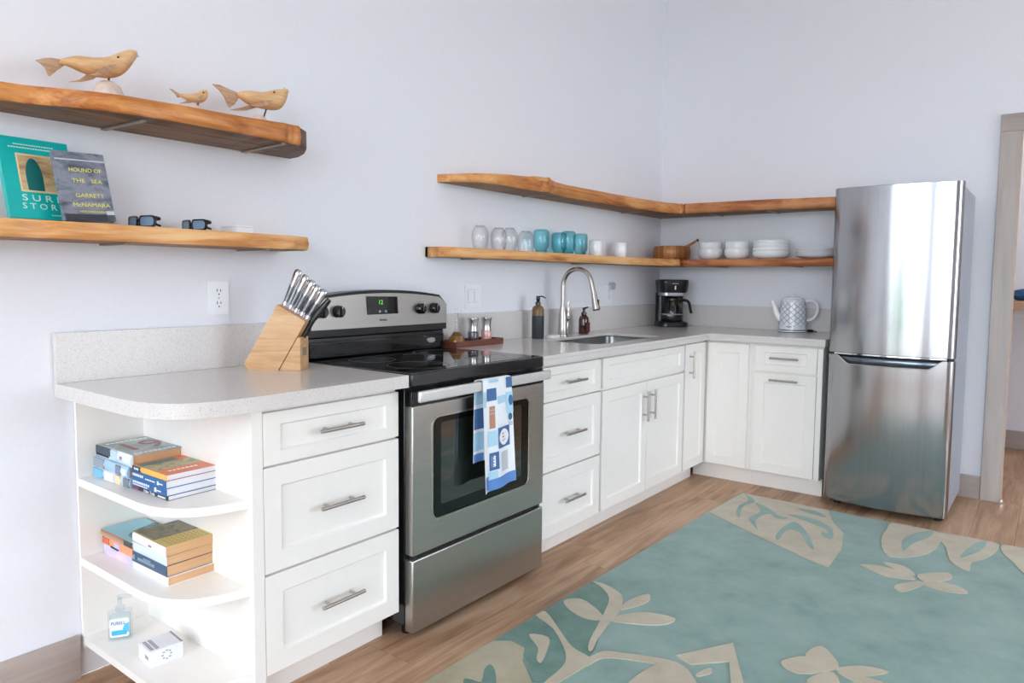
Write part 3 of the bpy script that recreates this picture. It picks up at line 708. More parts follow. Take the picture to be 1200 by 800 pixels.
# ------------------------------------------------------------------ carved birds (upper left shelf)
ZUT = ZU+.053
def bird(label, rings, yw, peg, stone, tail, wing, eye, beak, fat=.9):
    x0, zb = stone[0], ZU+stone[3]
    root = thing('carved_bird', label, 'bird figurine', (stone[0], yw, zb), group='carved wooden birds')
    L = lambda u, v, y=0: (lambda p: Vector((p.x-x0, y, p.z-zb)))(pix(u, v, 'y', yw))
    sec = [(L(u, t), L(u, bt)) for u, t, bt in rings]
    R = []
    for i, (a, c) in enumerate(sec):
        m_ = (a+c)/2; r = (a-c).length/2; k = 16
        R.append([(m_.x+(a.x-m_.x)*math.sin(2*PI*j/k), math.cos(2*PI*j/k)*r*fat, m_.z+(a.z-m_.z)*math.sin(2*PI*j/k)) for j in range(k)])
    o = MB().rings(R).build('body', BIRD, root, smooth=80); s_ = o.modifiers.new('sub', 'SUBSURF'); s_.levels = 1; s_.render_levels = 2
    T = [L(u, v) for u, v in tail]
    w = (T[0]-T[-1]).length*.0+.02
    # fan tail: a bent plate with real thickness
    b = MB(); th = .005
    b.prism([(p.x, p.z) for p in T], -th/2, th/2, lambda u, v, ww: (u, ww+.010*math.sin((u-T[-1].x)*26), v)); b.build('tail', BIRDT, root, bevel=.0012)
    Wp = [L(u, v) for u, v in wing]; rr = max((a-c).length/2 for a, c in sec)*fat
    for sd in (-1, 1):
        b = MB(); b.prism([(p.x, p.z) for p in Wp], 0, .004, lambda u, v, ww: (u, sd*(rr*.93+ww+.012*(Wp[0].x-u)/(Wp[0].x-Wp[-1].x+1e-6)*.6), v)); b.build('wing', BIRDT, root, bevel=.001)
    for sd in (-1, 1):
        e = L(*eye); MB().lathe([(.001, .003), (.003, .002), (.0035, 0), (.001, -.003)], 10).build('eye', plain('bird_eye', (92, 58, 34), .4), root, loc=(e.x, sd*rr*.72, e.z), rot=(PI/2, 0, 0))
    B = [L(u, v) for u, v in beak]
    MB().cyl(B[0], B[1], (B[0]-B[1]).length*.55, .001, 10).build('beak', plain('beak_pale', (226, 212, 196), .5), root)
    pb = L(*peg)
    MB().cyl((pb.x, 0, pb.z+.006), (pb.x*.3, 0, .01), .0028, n=10).build('peg', plain('peg_brown', (96, 62, 44), .5), root)
    sw, sh = stone[1], stone[2]
    b = MB(); rn = random.Random(int(sw*1e4)); k = 18
    prof = [(1, 0), (1.02, .15), (.9, .5), (.68, .82), (.35, .99), (.02, 1.0)]
    b.rings([[(sw*r*math.cos(2*PI*j/k)*(1+.07*math.sin(3*j)), sw*.8*r*math.sin(2*PI*j/k)*(1+.06*math.cos(2*j)), sh*z) for j in range(k)] for r, z in prof])
    b.build('stone', plain('pale_stone', (222, 200, 186), .7, var=.12, scale=60, bmp=.3), root, smooth=70)
def sc(pts, ox, oy, s): return [(ox+p[0]/s,)+tuple(oy+q/s for q in p[1:]) for p in pts]
k8 = lambda pts: sc(pts, 30, 45, 8.0); k6 = lambda pts: sc(pts, 190, 90, 6.667)
bx = pix(127, 100, 'y', -.14).x
bird('large carved wooden bird with fanned tail perched on a pale stone', k8([(310, 200, 240), (340, 188, 246), (420, 166, 268), (500, 160, 310), (600, 172, 350), (700, 182, 372), (800, 165, 378), (880, 125, 365), (950, 106, 310), (1000, 100, 240), (1032, 112, 190), (1045, 130, 165)]), -.14, k8([(780, 372)])[0], (bx, .043, .062, .048),
     k8([(85, 205), (180, 182), (265, 178), (335, 190), (375, 250), (300, 300), (235, 352), (215, 345), (190, 280), (140, 235)]), k8([(810, 255), (740, 330), (690, 365), (590, 380), (480, 378), (580, 355), (650, 300), (720, 270)]), k8([(832, 190)])[0], k8([(1012, 148), (1066, 172)]))
bx = pix(228, 122, 'y', -.16).x
bird('smallest carved wooden bird sitting low between the two larger birds', k6([(128, 136, 150), (150, 130, 158), (180, 133, 176), (215, 136, 192), (255, 130, 204), (290, 112, 207), (318, 100, 205), (338, 97, 185), (345, 110, 165)]), -.16, k6([(285, 203)])[0], (bx, .030, .036, .052),
     k6([(50, 92), (80, 100), (140, 132), (148, 158), (125, 160), (100, 130)]), k6([(300, 150), (280, 190), (230, 198), (180, 196), (220, 180), (260, 155)]), k6([(305, 130)])[0], k6([(330, 112), (352, 90)]))
bx = pix(304, 134, 'y', -.16).x
bird('mid-sized carved wooden bird with raised tail near the shelf end', k6([(585, 118, 150), (620, 110, 178), (680, 104, 222), (740, 116, 240), (800, 118, 255), (860, 102, 264), (905, 94, 264), (935, 96, 240), (955, 92, 190), (972, 90, 140), (978, 98, 120)]), -.16, k6([(815, 262)])[0], (bx, .032, .036, .062),
     k6([(382, 58), (450, 62), (520, 90), (600, 120), (612, 158), (580, 210), (540, 238), (520, 215), (490, 150), (440, 100)]), k6([(825, 185), (780, 230), (720, 248), (660, 250), (600, 240), (680, 225), (760, 200)]), k6([(842, 128)])[0], k6([(955, 108), (996, 118)]))

# ------------------------------------------------------------------ books
def book(label, loc, rz, w, d, hgt, cover, spine=None, pages=PAPERT, hard=False, rot=None, group=None, spine_side='x'):
    """lying book: local x 0..w (spine at x = 0), y 0..-d (tail at y = -d), z 0..hgt"""
    root = thing('book', label, 'book', loc, rz, group)
    if rot: root.rotation_euler = rot
    c = .0028 if hard else .0012; ov = .003 if hard else .0
    mats = [cover, spine or cover]
    b = MB(); b.box(-ov*0, w, -d, 0, 0, c); b.box(0, w, -d, 0, hgt-c, hgt); b.cur = 1
    k = 6; pts = [( -.006*math.sin(PI*j/k)*(1 if hard else .35), hgt*j/k) for j in range(k+1)]
    b.prism(pts+[(c, hgt-c), (c, c)], -d, 0, lambda u, v, ww: (u, ww, v))
    cv = b.build('cover', mats, root)
    MB().box(c, w-ov-.001, -d+ov+.0008, -ov-.0008, c, hgt-c).build('page_block', pages, root)
    return root, cv
def on_top(root, hgt): return lambda x0, x1, y0, y1, mt, name='print', up=.0004: MB().box(x0, x1, y0, y1, hgt, hgt+up).build(name, mt, root)
def on_spine(root): return lambda y0, y1, z0, z1, mt, name='print', out=.0066: MB().box(-out, .001, y0, y1, z0, z1).build(name, mt, root)
C = lambda n, rgb, r=.4, **k: plain(n, rgb, r, **k)
def mottled(name, cols, scale=14, stretch=(1, 1, 1), rough=.4):
    mt, nt, b, lk = base(name)
    f = noise(nt, coords(nt, stretch), scale, 5, .6, .6)
    n = len(cols); lk.new(mix_ramp(nt, f, [(.3+.4*i/(n-1), srgb(*c)) for i, c in enumerate(cols)]), b.inputs['Base Color'])
    b.inputs['Roughness'].default_value = rough; return mt
BXS = -3.905
Z1, Z2, Z3 = .6222, .3762, .1252
G1, G2 = 'books on the upper end shelf', 'books on the lower end shelf'
# upper shelf, back stack
r, c = book('pale mottled hardback, bottom of the back stack on the upper end shelf', (-3.912, -.028, Z1), .02, .15, .225, .031, mottled('cover_mix_a', [(120, 170, 205), (190, 205, 218), (225, 215, 190)], 22), None, PAPER, True, group=G1)
f = on_spine(c); f(-.06, -.002, .003, .028, C('sp_sky', (126, 190, 220))); f(-.13, -.075, .003, .028, INKW); f(-.17, -.14, .003, .028, C('sp_cream', (232, 214, 172))); f(-.222, -.19, .003, .028, C('sp_slate', (120, 130, 140)))
r, c = book('blue and white hardback, middle of the back stack on the upper end shelf', (-3.908, -.025, Z1+.0312), -.015, .15, .225, .030, mottled('cover_blue_a', [(120, 150, 170), (150, 180, 200), (196, 212, 226)], 18), C('sp_ltblue', (172, 206, 232)), PAPERT, True, group=G1)
f = on_spine(c); f(-.07, -.002, .002, .028, C('sp_greyblue', (150, 160, 172))); f(-.18, -.15, .002, .028, C('sp_slate2', (120, 132, 150))); f(-.215, -.19, .006, .024, INKW)
r, c = book('grey hardback with large red number on its cover, top of its stack', (-3.902, -.028, Z1+.0614), .0, .147, .225, .035, mottled('cover_grey_a', [(120, 138, 142), (150, 166, 168), (196, 204, 202)], 16), C('sp_pale', (226, 234, 240)), PAPERT, True, group=G1)
f = on_spine(c); f(-.10, -.002, .012, .034, C('sp_navy', (58, 74, 92))); f(-.14, -.10, .004, .034, C('sp_pale2', (190, 214, 232)))
RED = C('print_red', (158, 96, 100))
# cover reads along the spine
text('19', .15, RED, c, frame_m((.076, -.118, .0353), (1, 0, 0), (0, 1, 0)), 'lettering', width=.105)
t_ = on_top(c, .035)
for i in range(9): t_(.012+i*.014, .022+i*.014, -.034, -.022, INKW)
for i in range(9): t_(.012+i*.014, .022+i*.014, -.214, -.205, INKW)
for i in range(7): f(-.012-i*.012, -.004-i*.012, .006, .012, INKD)
text('19', .016, RED, c, frame_m((-.007, -.165, .018), (0, -1, 0), (0, 0, 1)), 'lettering')
# upper shelf, front stack
BL = C('guide_blue', (28, 98, 158), .3)
gy0 = -.258
def guide(label, z, hgt, cover, spine, dx, pages, rz=0.02, d=.185):
    return book(label, (-3.905+dx, gy0, z), rz, .155, d, hgt, cover, spine, pages, False, group=G1)
r, c = guide('thin dark-spined trail guide, bottom of the front stack on the upper end shelf', Z1, .013, C('trail_dark', (52, 52, 70)), C('trail_spine', (52, 52, 70)), .004, PAPERW)
text('Oahu  Trails', .012, INKW, c, frame_m((-.0034, -.09, .0065), (0, -1, 0), (0, 0, 1)), 'lettering'); on_spine(c)(-.03, -.004, .002, .011, C('sp_plum', (140, 66, 92)), out=.0030); on_spine(c)(-.175, -.135, .004, .008, INKW, out=.0030)
r, c = guide('blue-spined travel guide, second from the bottom of the front stack', Z1+.0131, .021, BL, BL, 0, PAPERW)
f = on_spine(c)
for i in range(9): f(-.012-i*.0105, -.006-i*.0105, .010, .016, INKW, out=.0034)
for i in range(8): f(-.012-i*.0105, -.006-i*.0105, .004, .007, INKW, out=.0034)
f(-.135, -.126, .004, .016, INKW, out=.0034); f(-.160, -.138, .008, .011, INKW, out=.0034)
r, c = guide('blue-spined travel guide, second from the top of the front stack', Z1+.0342, .021, BL, BL, 0, PAPERW, .015)
f = on_spine(c)
for i in range(6): f(-.012-i*.0105, -.006-i*.0105, .009, .016, INKW, out=.0034)
for i in range(6): f(-.084-i*.009, -.078-i*.009, .008, .011, INKW, out=.0034)
f(-.150, -.143, .005, .015, INKW, out=.0034); f(-.172, -.153, .008, .011, INKW, out=.0034)
r, c = guide('orange paperback guide with landscape cover and yellow spine, top of the front stack', Z1+.0553, .016, C('guide_orange', (228, 128, 88)), C('guide_yellow', (246, 186, 88)), .002, PAPERW, .015)
t_ = on_top(c, .016)
t_(.004, .152, -.118, -.045, mottled('print_view', [(70, 130, 132), (150, 158, 112), (196, 184, 140), (108, 104, 72)], 26), up=.0003)
t_(.004, .11, -.045, -.012, C('print_tealsea', (74, 142, 150)), up=.0003)
t_(.11, .152, -.045, -.004, C('guide_orange', (228, 128, 88)), up=.0004)
for i in range(7): t_(.026+i*.0125, .034+i*.0125, -.152, -.142, INKW)
f = on_spine(c); f(-.045, -.001, .001, .015, C('sp_navy2', (28, 58, 104)), out=.0032)
for i in range(3): f(-.018-i*.009, -.012-i*.009, .005, .011, INKW, out=.0036)
# lower shelf, back stack
r, c = book('pastel paperback, bottom of the back stack on the lower end shelf', (-3.895, -.035, Z2), .02, .13, .2, .033, mottled('cover_pastel', [(170, 205, 238), (222, 200, 232), (246, 218, 200)], 9), None, PAPER, group=G2)
r, c = book('orange-spined paperback, middle of the back stack on the lower end shelf', (-3.897, -.03, Z2+.0332), -.01, .13, .2, .026, C('cov_orange', (232, 164, 120)), C('spn_orange', (238, 160, 116)), PAPERT, group=G2)
f = on_spine(c); f(-.12, -.085, .006, .020, C('sp_lilac', (206, 190, 224)), out=.0034); f(-.05, -.005, .004, .022, C('sp_rust', (214, 106, 66)), out=.0034); f(-.11, -.06, .0, .004, INKD, out=.0032)
r, c = book('pale blue covered paperback with olive spine, top of the back stack', (-3.900, -.028, Z2+.0594), .015, .13, .2, .019, C('cov_skyblue', (148, 200, 214)), C('spn_olive', (168, 152, 124)), PAPERT, group=G2)
MB().prism(closed_smooth([(.02, -.13, 0), (.05, -.10, 0), (.10, -.085, 0), (.129, -.075, 0), (.129, -.12, 0), (.129, -.198, 0), (.03, -.198, 0), (.02, -.17, 0)], 3), .019, .0194).build('print', mottled('print_ridge', [(44, 66, 72), (84, 116, 122), (120, 160, 168)], 24), c)
on_spine(c)(-.198, -.15, .002, .017, C('sp_charcoal', (62, 66, 74)), out=.0032); on_spine(c)(-.15, -.01, .012, .018, C('sp_brick', (176, 110, 92)), out=.0030)
# lower shelf, front stack
gy1 = -.222
def pb(label, z, hgt, cover, spine, dx, rz, w=.15, d=.195, pages=PAPERT):
    return book(label, (-3.897+dx, gy1, z), rz, w, d, hgt, cover, spine, pages, group=G2)
r, c = pb('white paperback, bottom of the front stack on the lower end shelf', Z2, .024, C('cov_white', (240, 240, 240)), None, .004, .0, .155, .200)
r, c = pb('dark blue paperback, second from the bottom of the front stack', Z2+.0242, .031, C('cov_navy', (58, 84, 112)), C('spn_navy', (62, 88, 116)), .0, .02, .152)
f = on_spine(c)
for i in range(10): f(-.045-i*.0095, -.039-i*.0095, .012, .02, C('sp_bluegrey', (150, 170, 190)), out=.0034)
f(-.02, -.008, .010, .022, C('sp_bluegrey', (150, 170, 190)), out=.0034); f(-.11, -.07, .022, .025, C('sp_bluegrey', (150, 170, 190)), out=.0034)
r, c = pb('white-spined paperback, second from the top of the front stack on the lower end shelf', Z2+.0554, .027, C('cov_dark', (60, 62, 66)), C('spn_bluewhite', (216, 228, 244)), .002, .01)
r, c = pb('paperback with dark landscape and mustard cover, top of the front stack', Z2+.0826, .027, C('cov_mustard', (208, 184, 112)), C('spn_white', (238, 238, 244)), .004, -.01)
t_ = on_top(c, .027); t_(.006, .149, -.115, -.002, mottled('print_rocks', [(46, 50, 48), (84, 88, 76), (140, 132, 108), (60, 66, 60)], 22), up=.0004)
for j in range(4):
    for i in range(9): t_(.020+i*.013, .026+i*.013, -.133-j*.016, -.128-j*.016, C('print_ochre', (164, 140, 70)), up=.0003)
on_spine(c)(-.115, -.10, .008, .013, C('sp_red', (200, 90, 90)), out=.0034)

# standing books on the lower left shelf
ZLT = ZL+.045
def leaning(label, p, w, hgt, th, tilt, yaw, cover, spine):
    """book standing on its tail, leaning back: local x width, z height, front at y = -th"""
    root = thing('book', label, 'book', p, 0); root.rotation_euler = (-tilt, 0, yaw)
    b = MB(); b.box(0, w, -th, -th+.003, 0, hgt); b.box(0, w, -.003, 0, 0, hgt); b.cur = 1; b.box(-.003, .0, -th, 0, 0, hgt)
    cv = b.build('cover', [cover, spine], root, bevel=.0008)
    MB().box(.001, w-.004, -th+.003, -.003, .003, hgt-.003).build('page_block', PAPER, root)
    return root, cv
TE = C('cover_teal', (4, 180, 176), .35)
r, c = leaning('large teal hardback with a surfboard picture leaning against the wall', (-4.135, -.105, ZLT+.0005), .172, .238, .022, math.radians(-19), 0.03, TE, TE)
r.rotation_euler = (math.radians(-19), 0, .03)
def fr_box(root, th, x0, x1, z0, z1, mt, name='print', out=.0005): return MB().box(x0, x1, -th-out, -th, z0, z1).build(name, mt, root)
fr_box(c, .022, .034, .132, .078, .19, C('print_cream', (236, 208, 160)))
fr_box(c, .022, .038, .128, .083, .185, mottled('print_beach', [(150, 116, 82), (206, 176, 132), (228, 204, 164)], 10, (1, 1, 3)), out=.0008)
MB().prism([(.072+.021*math.cos(a)*1.0, .12+.058*math.sin(a)) for a in [PI*k/14 for k in range(15)]]+[(.052, .083), (.092, .083)], -.0232, -.022, XZ).build('print', C('print_board', (14, 108, 104)), c)
FM = lambda x, z, th: frame_m((x, -th-.0006, z), (1, 0, 0), (0, 0, 1))
SER = C('print_mint', (214, 238, 228))
text('S U R F', .026, SER, c, FM(.082, .060, .022), width=.098); text('S T O R I E S', .024, SER, c, FM(.098, .036, .022), width=.135)
for i in range(16): fr_box(c, .022, .034+i*.0062, .0388+i*.0062, .2155, .2185, SER)
for i in range(21): fr_box(c, .022, .020+i*.0066, .0252+i*.0066, .206, .209, SER)
for i in range(5): fr_box(c, .022, .098+i*.005, .1015+i*.005, .012, .015, SER)
GS = mottled('cover_storm', [(58, 60, 74), (104, 108, 122), (140, 144, 158), (84, 86, 100)], 12, (1, 1, 2.4), .35)
r, c = leaning('smaller grey paperback with yellow lettering leaning on the teal book', (-4.030, -.178, ZLT+.0005), .132, .197, .016, 0, .03, GS, GS)
r.rotation_euler = (math.radians(-14), math.radians(-2.5), .04)
for s_, z, w in (('HOUND OF', .145, .086), ('THE   SEA', .114, .080), ('GARRETT', .072, .075), ('McNAMARA', .045, .098), ('WITH KAREN KARBO', .026, .07)):
    text(s_, .016 if w > .072 else .008, INKY, c, FM(.074, z, .016), width=w)
fr_box(c, .016, .0, .132, .0, .019, C('print_rock', (52, 52, 60))); fr_box(c, .016, .110, .1315, .0, .03, C('print_mist', (196, 200, 210)))
fr_box(c, .016, .0, .132, .172, .176, C('print_mist', (196, 200, 210)))

# sunglasses and small box
def sunglasses(label, p, rz):
    root = thing('sunglasses', label, 'sunglasses', p, rz, 'sunglasses on the lower left shelf')
    fm = C('sunglass_frame', (22, 26, 34), .25)
    for sd in (-1, 1):
        cx = sd*.036
        rim = MB().prism(rrect(cx-.031, cx+.031, .002, .037, .012), -.003, .003, lambda u, v, w: (w-(u/.07)**2*-.012, u, v), [rrect(cx-.027, cx+.027, .006, .033, .010)]).build('rim', fm, root)
        MB().prism(rrect(cx-.0275, cx+.0275, .0055, .0335, .010), -.0012, .0012, lambda u, v, w: (w+(u/.07)**2*.012, u, v)).build('lens', C('sunglass_lens', (120, 146, 172), .06, spec=.8), rim)
    MB().tube([(0, -.007, .024), (-.001, 0, .026), (0, .007, .024)], .0035, 8).build('bridge', fm, root)
    MB().tube([(.012, -.066, .03), (.026, -.060, .028), (.030, 0, .024), (.030, .05, .012)], [.005, .006, .005, .003], 8).build('arm', fm, root)
    MB().tube([(.012, .066, .03), (.024, .060, .028), (.038, 0, .020), (.040, -.045, .008)], [.005, .006, .005, .003], 8).build('arm', fm, root)
sunglasses('folded dark sunglasses beside the grey paperback on the wooden shelf', (-3.805, -.125, ZLT), .12)
sunglasses('folded dark sunglasses next to the white box on the wooden shelf', (-3.640, -.125, ZLT), .05)
wb = thing('small_box', 'small white cardboard box near the end of the wooden shelf', 'box', (-3.515, -.185, ZLT), .1)
MB().box(0, .062, 0, .085, 0, .026).build('carton', WHITEP, wb, bevel=.001)
MB().box(-.0006, .0626, -.0006, .0856, .0195, .0202).build('lid_seam', INKG, wb)

# ------------------------------------------------------------------ things on the right shelves
ZR = 1.3775
def at_wall(u, y=-.09): return pix(u, 290, 'y', y).x
def vessel(name, label, cat, prof, mt, loc, n=28, group=None, inner=.0022, part='glass'):
    """open vessel with wall thickness from an outer profile (bottom up)"""
    root = thing(name, label, cat, loc, 0, group)
    inn = [(max(.0008, r-inner), z+(inner if i == 0 else 0)) for i, (r, z) in enumerate(prof)]
    o = MB().lathe([(.0006, prof[0][1])]+prof+list(reversed(inn))+[(.0006, prof[0][1]+inner)], n).build(part, mt, root, smooth=50)
    return root, o
# upside-down clear stemless glasses: widest above the middle, flat base on top
gp = [(.032, .0), (.040, .03), (.043, .06), (.040, .085), (.030, .105), (.018, .112)]
def upside(prof): return prof
gx = [at_wall(562.5), at_wall(588), at_wall(597, -.11), at_wall(616)]
lab = ['clear glass standing alone at the shelf end, furthest from the teal jars', 'clear glass half hidden behind another clear glass', 'clear glass in front of the half-hidden one, third from shelf end', 'low domed clear glass beside the first teal jar']
for i, x in enumerate(gx):
    y = [-.09, -.07, -.11, -.09][i]; s = 1 if i < 3 else .95
    root = thing('drinking_glass', lab[i], 'glass', (x, y, ZR), 0, 'clear glasses on the shelf')
    pr = gp if i < 3 else [(.044, 0), (.046, .03), (.046, .06), (.042, .085), (.032, .101), (.02, .107)]
    inn = [(r-.0025, z) for r, z in pr[:-1]]+[(.014, pr[-1][1]-.008)]
    MB().lathe(list(reversed(inn))+pr+[(.0006, pr[-1][1])], 28).build('glass', CLEAR, root, smooth=60)
    MB().lathe([(.0006, pr[-1][1]-.006), (.024, pr[-1][1]-.006), (.024, pr[-1][1]+.0006), (.0006, pr[-1][1]+.0006)], 24).build('base', clear('glass_base', (.80, .81, .83), .05, 1, 1.6), root)
tp = [(.031, 0), (.032, .016), (.040, .026), (.044, .036), (.044, .108), (.040, .119), (.034, .123)]
lab = ['teal glass jar standing upside down next to the clear glasses', 'teal glass jar left of the tight pair of teal jars, second of four', 'teal glass jar overlapped in the middle of three, tallest', 'teal glass jar nearest the white cups']
for i, (u, y, s) in enumerate(((634, -.09, 1), (655, -.07, .96), (666, -.10, 1.04), (680, -.085, 1))):
    root = thing('glass_jar', lab[i], 'jar', (at_wall(u, y), y, ZR), 0, 'teal jars on the shelf')
    pr = [(r, z*s) for r, z in tp]; inn = [(r-.003, z) for r, z in pr[:-1]]+[(.028, pr[-1][1]-.006)]
    MB().lathe(list(reversed(inn))+pr+[(.0006, pr[-1][1])], 28).build('glass', TEAL, root, smooth=60)
    for zz in (.006, .012): MB().tube([(.0335*math.cos(2*PI*k/24), .0335*math.sin(2*PI*k/24), zz) for k in range(25)], .0016, 6).build('thread', TEAL, root)
    MB().lathe([(.0006, pr[-1][1]+.0003), (.033, pr[-1][1]+.0003), (.033, pr[-1][1]+.001), (.0006, pr[-1][1]+.001)], 24).build('base', clear('teal_base', (.55, .84, .87), .05, 1, 1.6), root)
for i, (u, l) in enumerate(((698, 'white ceramic cup closest to the teal jars'), (727, 'white ceramic cup standing alone between first cup and wooden pot'))):
    root = thing('cup', l, 'cup', (at_wall(u), -.09, ZR), 0, 'white cups on the shelf')
    MB().lathe([(.0006, .004), (.036, .0), (.039, .004), (.0405, .04), (.0405, .083), (.037, .092), (.030, .095), (.0006, .096)], 28).build('cup_body', CERAM, root, smooth=50)
# wooden pot in the corner
pot = thing('wooden_pot', 'segmented wooden pot with a slanted handle in the shelf corner', 'pot', (-.165, -.165, ZR))
for k in range(9):
    a0, a1 = 2*PI*k/9+.3, 2*PI*(k+1)/9+.3; b = MB(); n = 5; R = []
    for r0, r1, z in ((.112, .10, 0), (.124, .112, .012), (.128, .116, .05), (.124, .112, .088), (.118, .108, .094)):
        R.append([(r0*math.cos(a0+(a1-a0)*j/n), r0*math.sin(a0+(a1-a0)*j/n), z) for j in range(n+1)]+[(r1*math.cos(a1+(a0-a1)*j/n), r1*math.sin(a1+(a0-a1)*j/n), z) for j in range(n+1)])
    b.rings(R); b.build('stave', wood('stave_%d' % (k % 3), [[(126, 76, 40), (164, 104, 58), (188, 130, 78)], [(150, 96, 52), (188, 130, 78), (210, 156, 100)], [(104, 62, 34), (146, 90, 50), (170, 114, 66)]][k % 3], .4, 2, 'z', bmp=.04), pot, smooth=50)
MB().lathe([(.0006, .002), (.108, .002), (.108, .01), (.0006, .01)], 28).build('bottom', LIVE3, pot)
_d = Vector((.42, -.86, 0)).normalized()
MB().tube([_d*.075+Vector((0, 0, .083)), _d*.12+Vector((0, 0, .105)), _d*.17+Vector((0, 0, .135))], [.009, .009, .008], 10).build('handle', LIVE3, pot)
MB().cyl(_d*.168+Vector((0, 0, .134)), _d*.178+Vector((0, 0, .14)), .0095, .009, 12).build('handle_tip', C('dark_tip', (60, 34, 22)), pot)
# bowls and plates on the fridge wall shelf
def yB(u, x=-.13): return pix(u, 295, 'x', x).y
def bowl(label, y, z, r, hgt, grp, x=-.13):
    root = thing('bowl', label, 'bowl', (x, y, z), 0, grp)
    pr = [(r*.62, 0), (r*.66, .003), (r*.86, hgt*.16), (r*.97, hgt*.42), (r, hgt*.75), (r*1.0, hgt-.002), (r*.985, hgt)]
    inn = [(rr-.006, max(zz, .006)) for rr, zz in pr]
    MB().lathe([(.0006, .001)]+pr+list(reversed(inn))+[(.0006, .007)], 36).build('dish', CERAM, root, smooth=50)
    MB().lathe([(r*.5, 0), (r*.62, 0), (r*.64, .003), (r*.5, .003)], 30).build('foot_ring', CERAM, root)
ya, yb_, yc_, yd_ = yB(832.5), yB(863.5), yB(903.5), yB(956)
bowl('white small bowl nearest the wooden pot, lower of its pair', ya, ZR, .081, .068, 'small white bowls')
bowl('white small bowl nearest the wooden pot, upper of its pair', ya, ZR+.046, .078, .070, 'small white bowls')
bowl('white small bowl beside the wide bowls, lower of its pair', yb_, ZR, .081, .068, 'small white bowls')
bowl('white small bowl beside the wide bowls, upper of its pair', yb_, ZR+.046, .078, .070, 'small white bowls')
for k, l in enumerate(('bottom', 'second from bottom', 'second from top', 'topmost')):
    bowl('white wide bowl, %s of the wide bowl stack' % l, yc_, ZR+k*.024, .115-.001*k, .046, 'wide white bowls')
for k, l in enumerate(('bottom', 'second from bottom', 'second from top', 'topmost')):
    root = thing('plate', 'white flat plate, %s of the plate stack beside the fridge' % l, 'plate', (-.135, yd_-.012, ZR+k*.0125), 0, 'white plates')
    MB().lathe([(.0006, .002), (.075, 0), (.085, .002), (.122, .014), (.130, .020), (.1305, .023), (.127, .023), (.083, .008), (.0006, .007)], 40).build('dish', CERAM, root, smooth=50)

# ------------------------------------------------------------------ coffee maker
cm = thing('coffee_maker', 'black drip coffee maker with glass carafe in the counter corner', 'coffee maker', (-.175, -.175, ZC), math.radians(-52))
# local -y faces the viewer
MB().rings([[(x*k_, -.01+(y+.01)*k_, z) for x, y in rrect(-.104, .104, -.125, .10, .055, 8)] for k_, z in ((.95, 0), (1, .004), (1, .02), (.96, .034), (.9, .036))]).build('base', BLACKM, cm, smooth=50)
MB().lathe([(.0006, .036), (.07, .036), (.072, .034), (.072, .030)], 28, (0, -.04, 0)).build('hot_plate', plain('hotplate', (60, 60, 62), .4), cm)
MB().prism(rrect(-.095, .095, .02, .10, .03), .034, .235).build('water_tank', BLACKM, cm, bevel=.004)
MB().rings([[(x*k_, -.008+(y+.008)*k_, z) for x, y in rrect(-.102, .102, -.115, .10, .05, 8)] for k_, z in ((.90, .236), (.93, .245), (.99, .30), (1, .318), (.97, .325), (.9, .327))]).build('brew_head', BLACKM, cm, smooth=50)
MB().prism(rrect(-.088, .088, -.104, .088, .04), .216, .2358).build('brew_band', plain('band_steel', (176, 178, 184), .3, .8), cm)
MB().box(-.004, .004, -.1165, -.114, .258, .284).build('switch', INKW, cm)
for i in range(6): MB().box(-.022+i*.0075, -.0165+i*.0075, -.1165, -.1145, .296, .302).build('lettering_mark', INKG, cm)
ca = MB().lathe([(.0006, 0), (.066, 0), (.073, .008), (.077, .04), (.073, .085), (.058, .13), (.052, .148), (.050, .148), (.056, .128), (.071, .084), (.0745, .04), (.071, .01), (.0006, .004)], 32, (0, -.04, .0365)).build('carafe', clear('carafe_glass', (.62, .63, .65), .03, 1, 1.5), cm, smooth=50)
MB().lathe([(.0006, .172), (.04, .172), (.055, .160), (.056, .148), (.05, .146), (.0006, .15)], 28, (0, -.04, .0365)).build('lid', BLACKM, ca)
MB().lathe([(.076, .055), (.0775, .055), (.0765, .048), (.075, .048)], 28, (0, -.04, .0365)).build('fill_band', INKG, ca)
for i in range(5): MB().box(-.05+i*.008, -.045+i*.008, -.112, -.1105, .078, .082).build('carafe_mark', INKW, ca)
MB().tube(smoothline([(.05, -.05, .178), (.085, -.06, .185), (.108, -.068, .165), (.118, -.07, .12), (.126, -.072, .095)], 5), [.010]*21, 10).build('handle', BLACKM, ca)
MB().tube([(.03, .09, .01), (.02, .13, .006), (-.02, .17, .006)], .003, 8).build('cord', BLACKM, cm)

# ------------------------------------------------------------------ kettle
KS = .93
kt = thing('electric_kettle', 'white ceramic electric kettle with grey lattice pattern near the fridge', 'kettle', (-.135, -.990, ZC), math.radians(-68))
MB().lathe([(.0006, 0), (.088, 0), (.090, .006), (.088, .018), (.0006, .018)], 32).build('base', plain('kettle_base', (44, 46, 52), .3, .3), kt)
MB().lathe([(.0006, .004), (.0905, .004), (.0908, .008), (.0905, .012), (.0006, .012)], 32).build('base_ring', WHITEP, kt)
def kr(z): return .088-.014*((z-.02)/.20)+.004*math.sin(PI*(z-.02)/.2)
kb_ = MB().lathe([(.0006, .0185)]+[(kr(.0185+.2*k/12), .0185+.2*k/12) for k in range(13)]+[(.068, .224), (.0006, .225)], 40).build('body', CERAM, kt, smooth=50)
MB().lathe([(.0006, .2255), (.066, .2255), (.064, .234), (.03, .243), (.0006, .245)], 32).build('lid', CERAM, kt, smooth=50)
MB().lathe([(.0006, .244), (.008, .244), (.012, .252), (.010, .262), (.0006, .264)], 20).build('lid_knob', CERAM, kt, smooth=60)
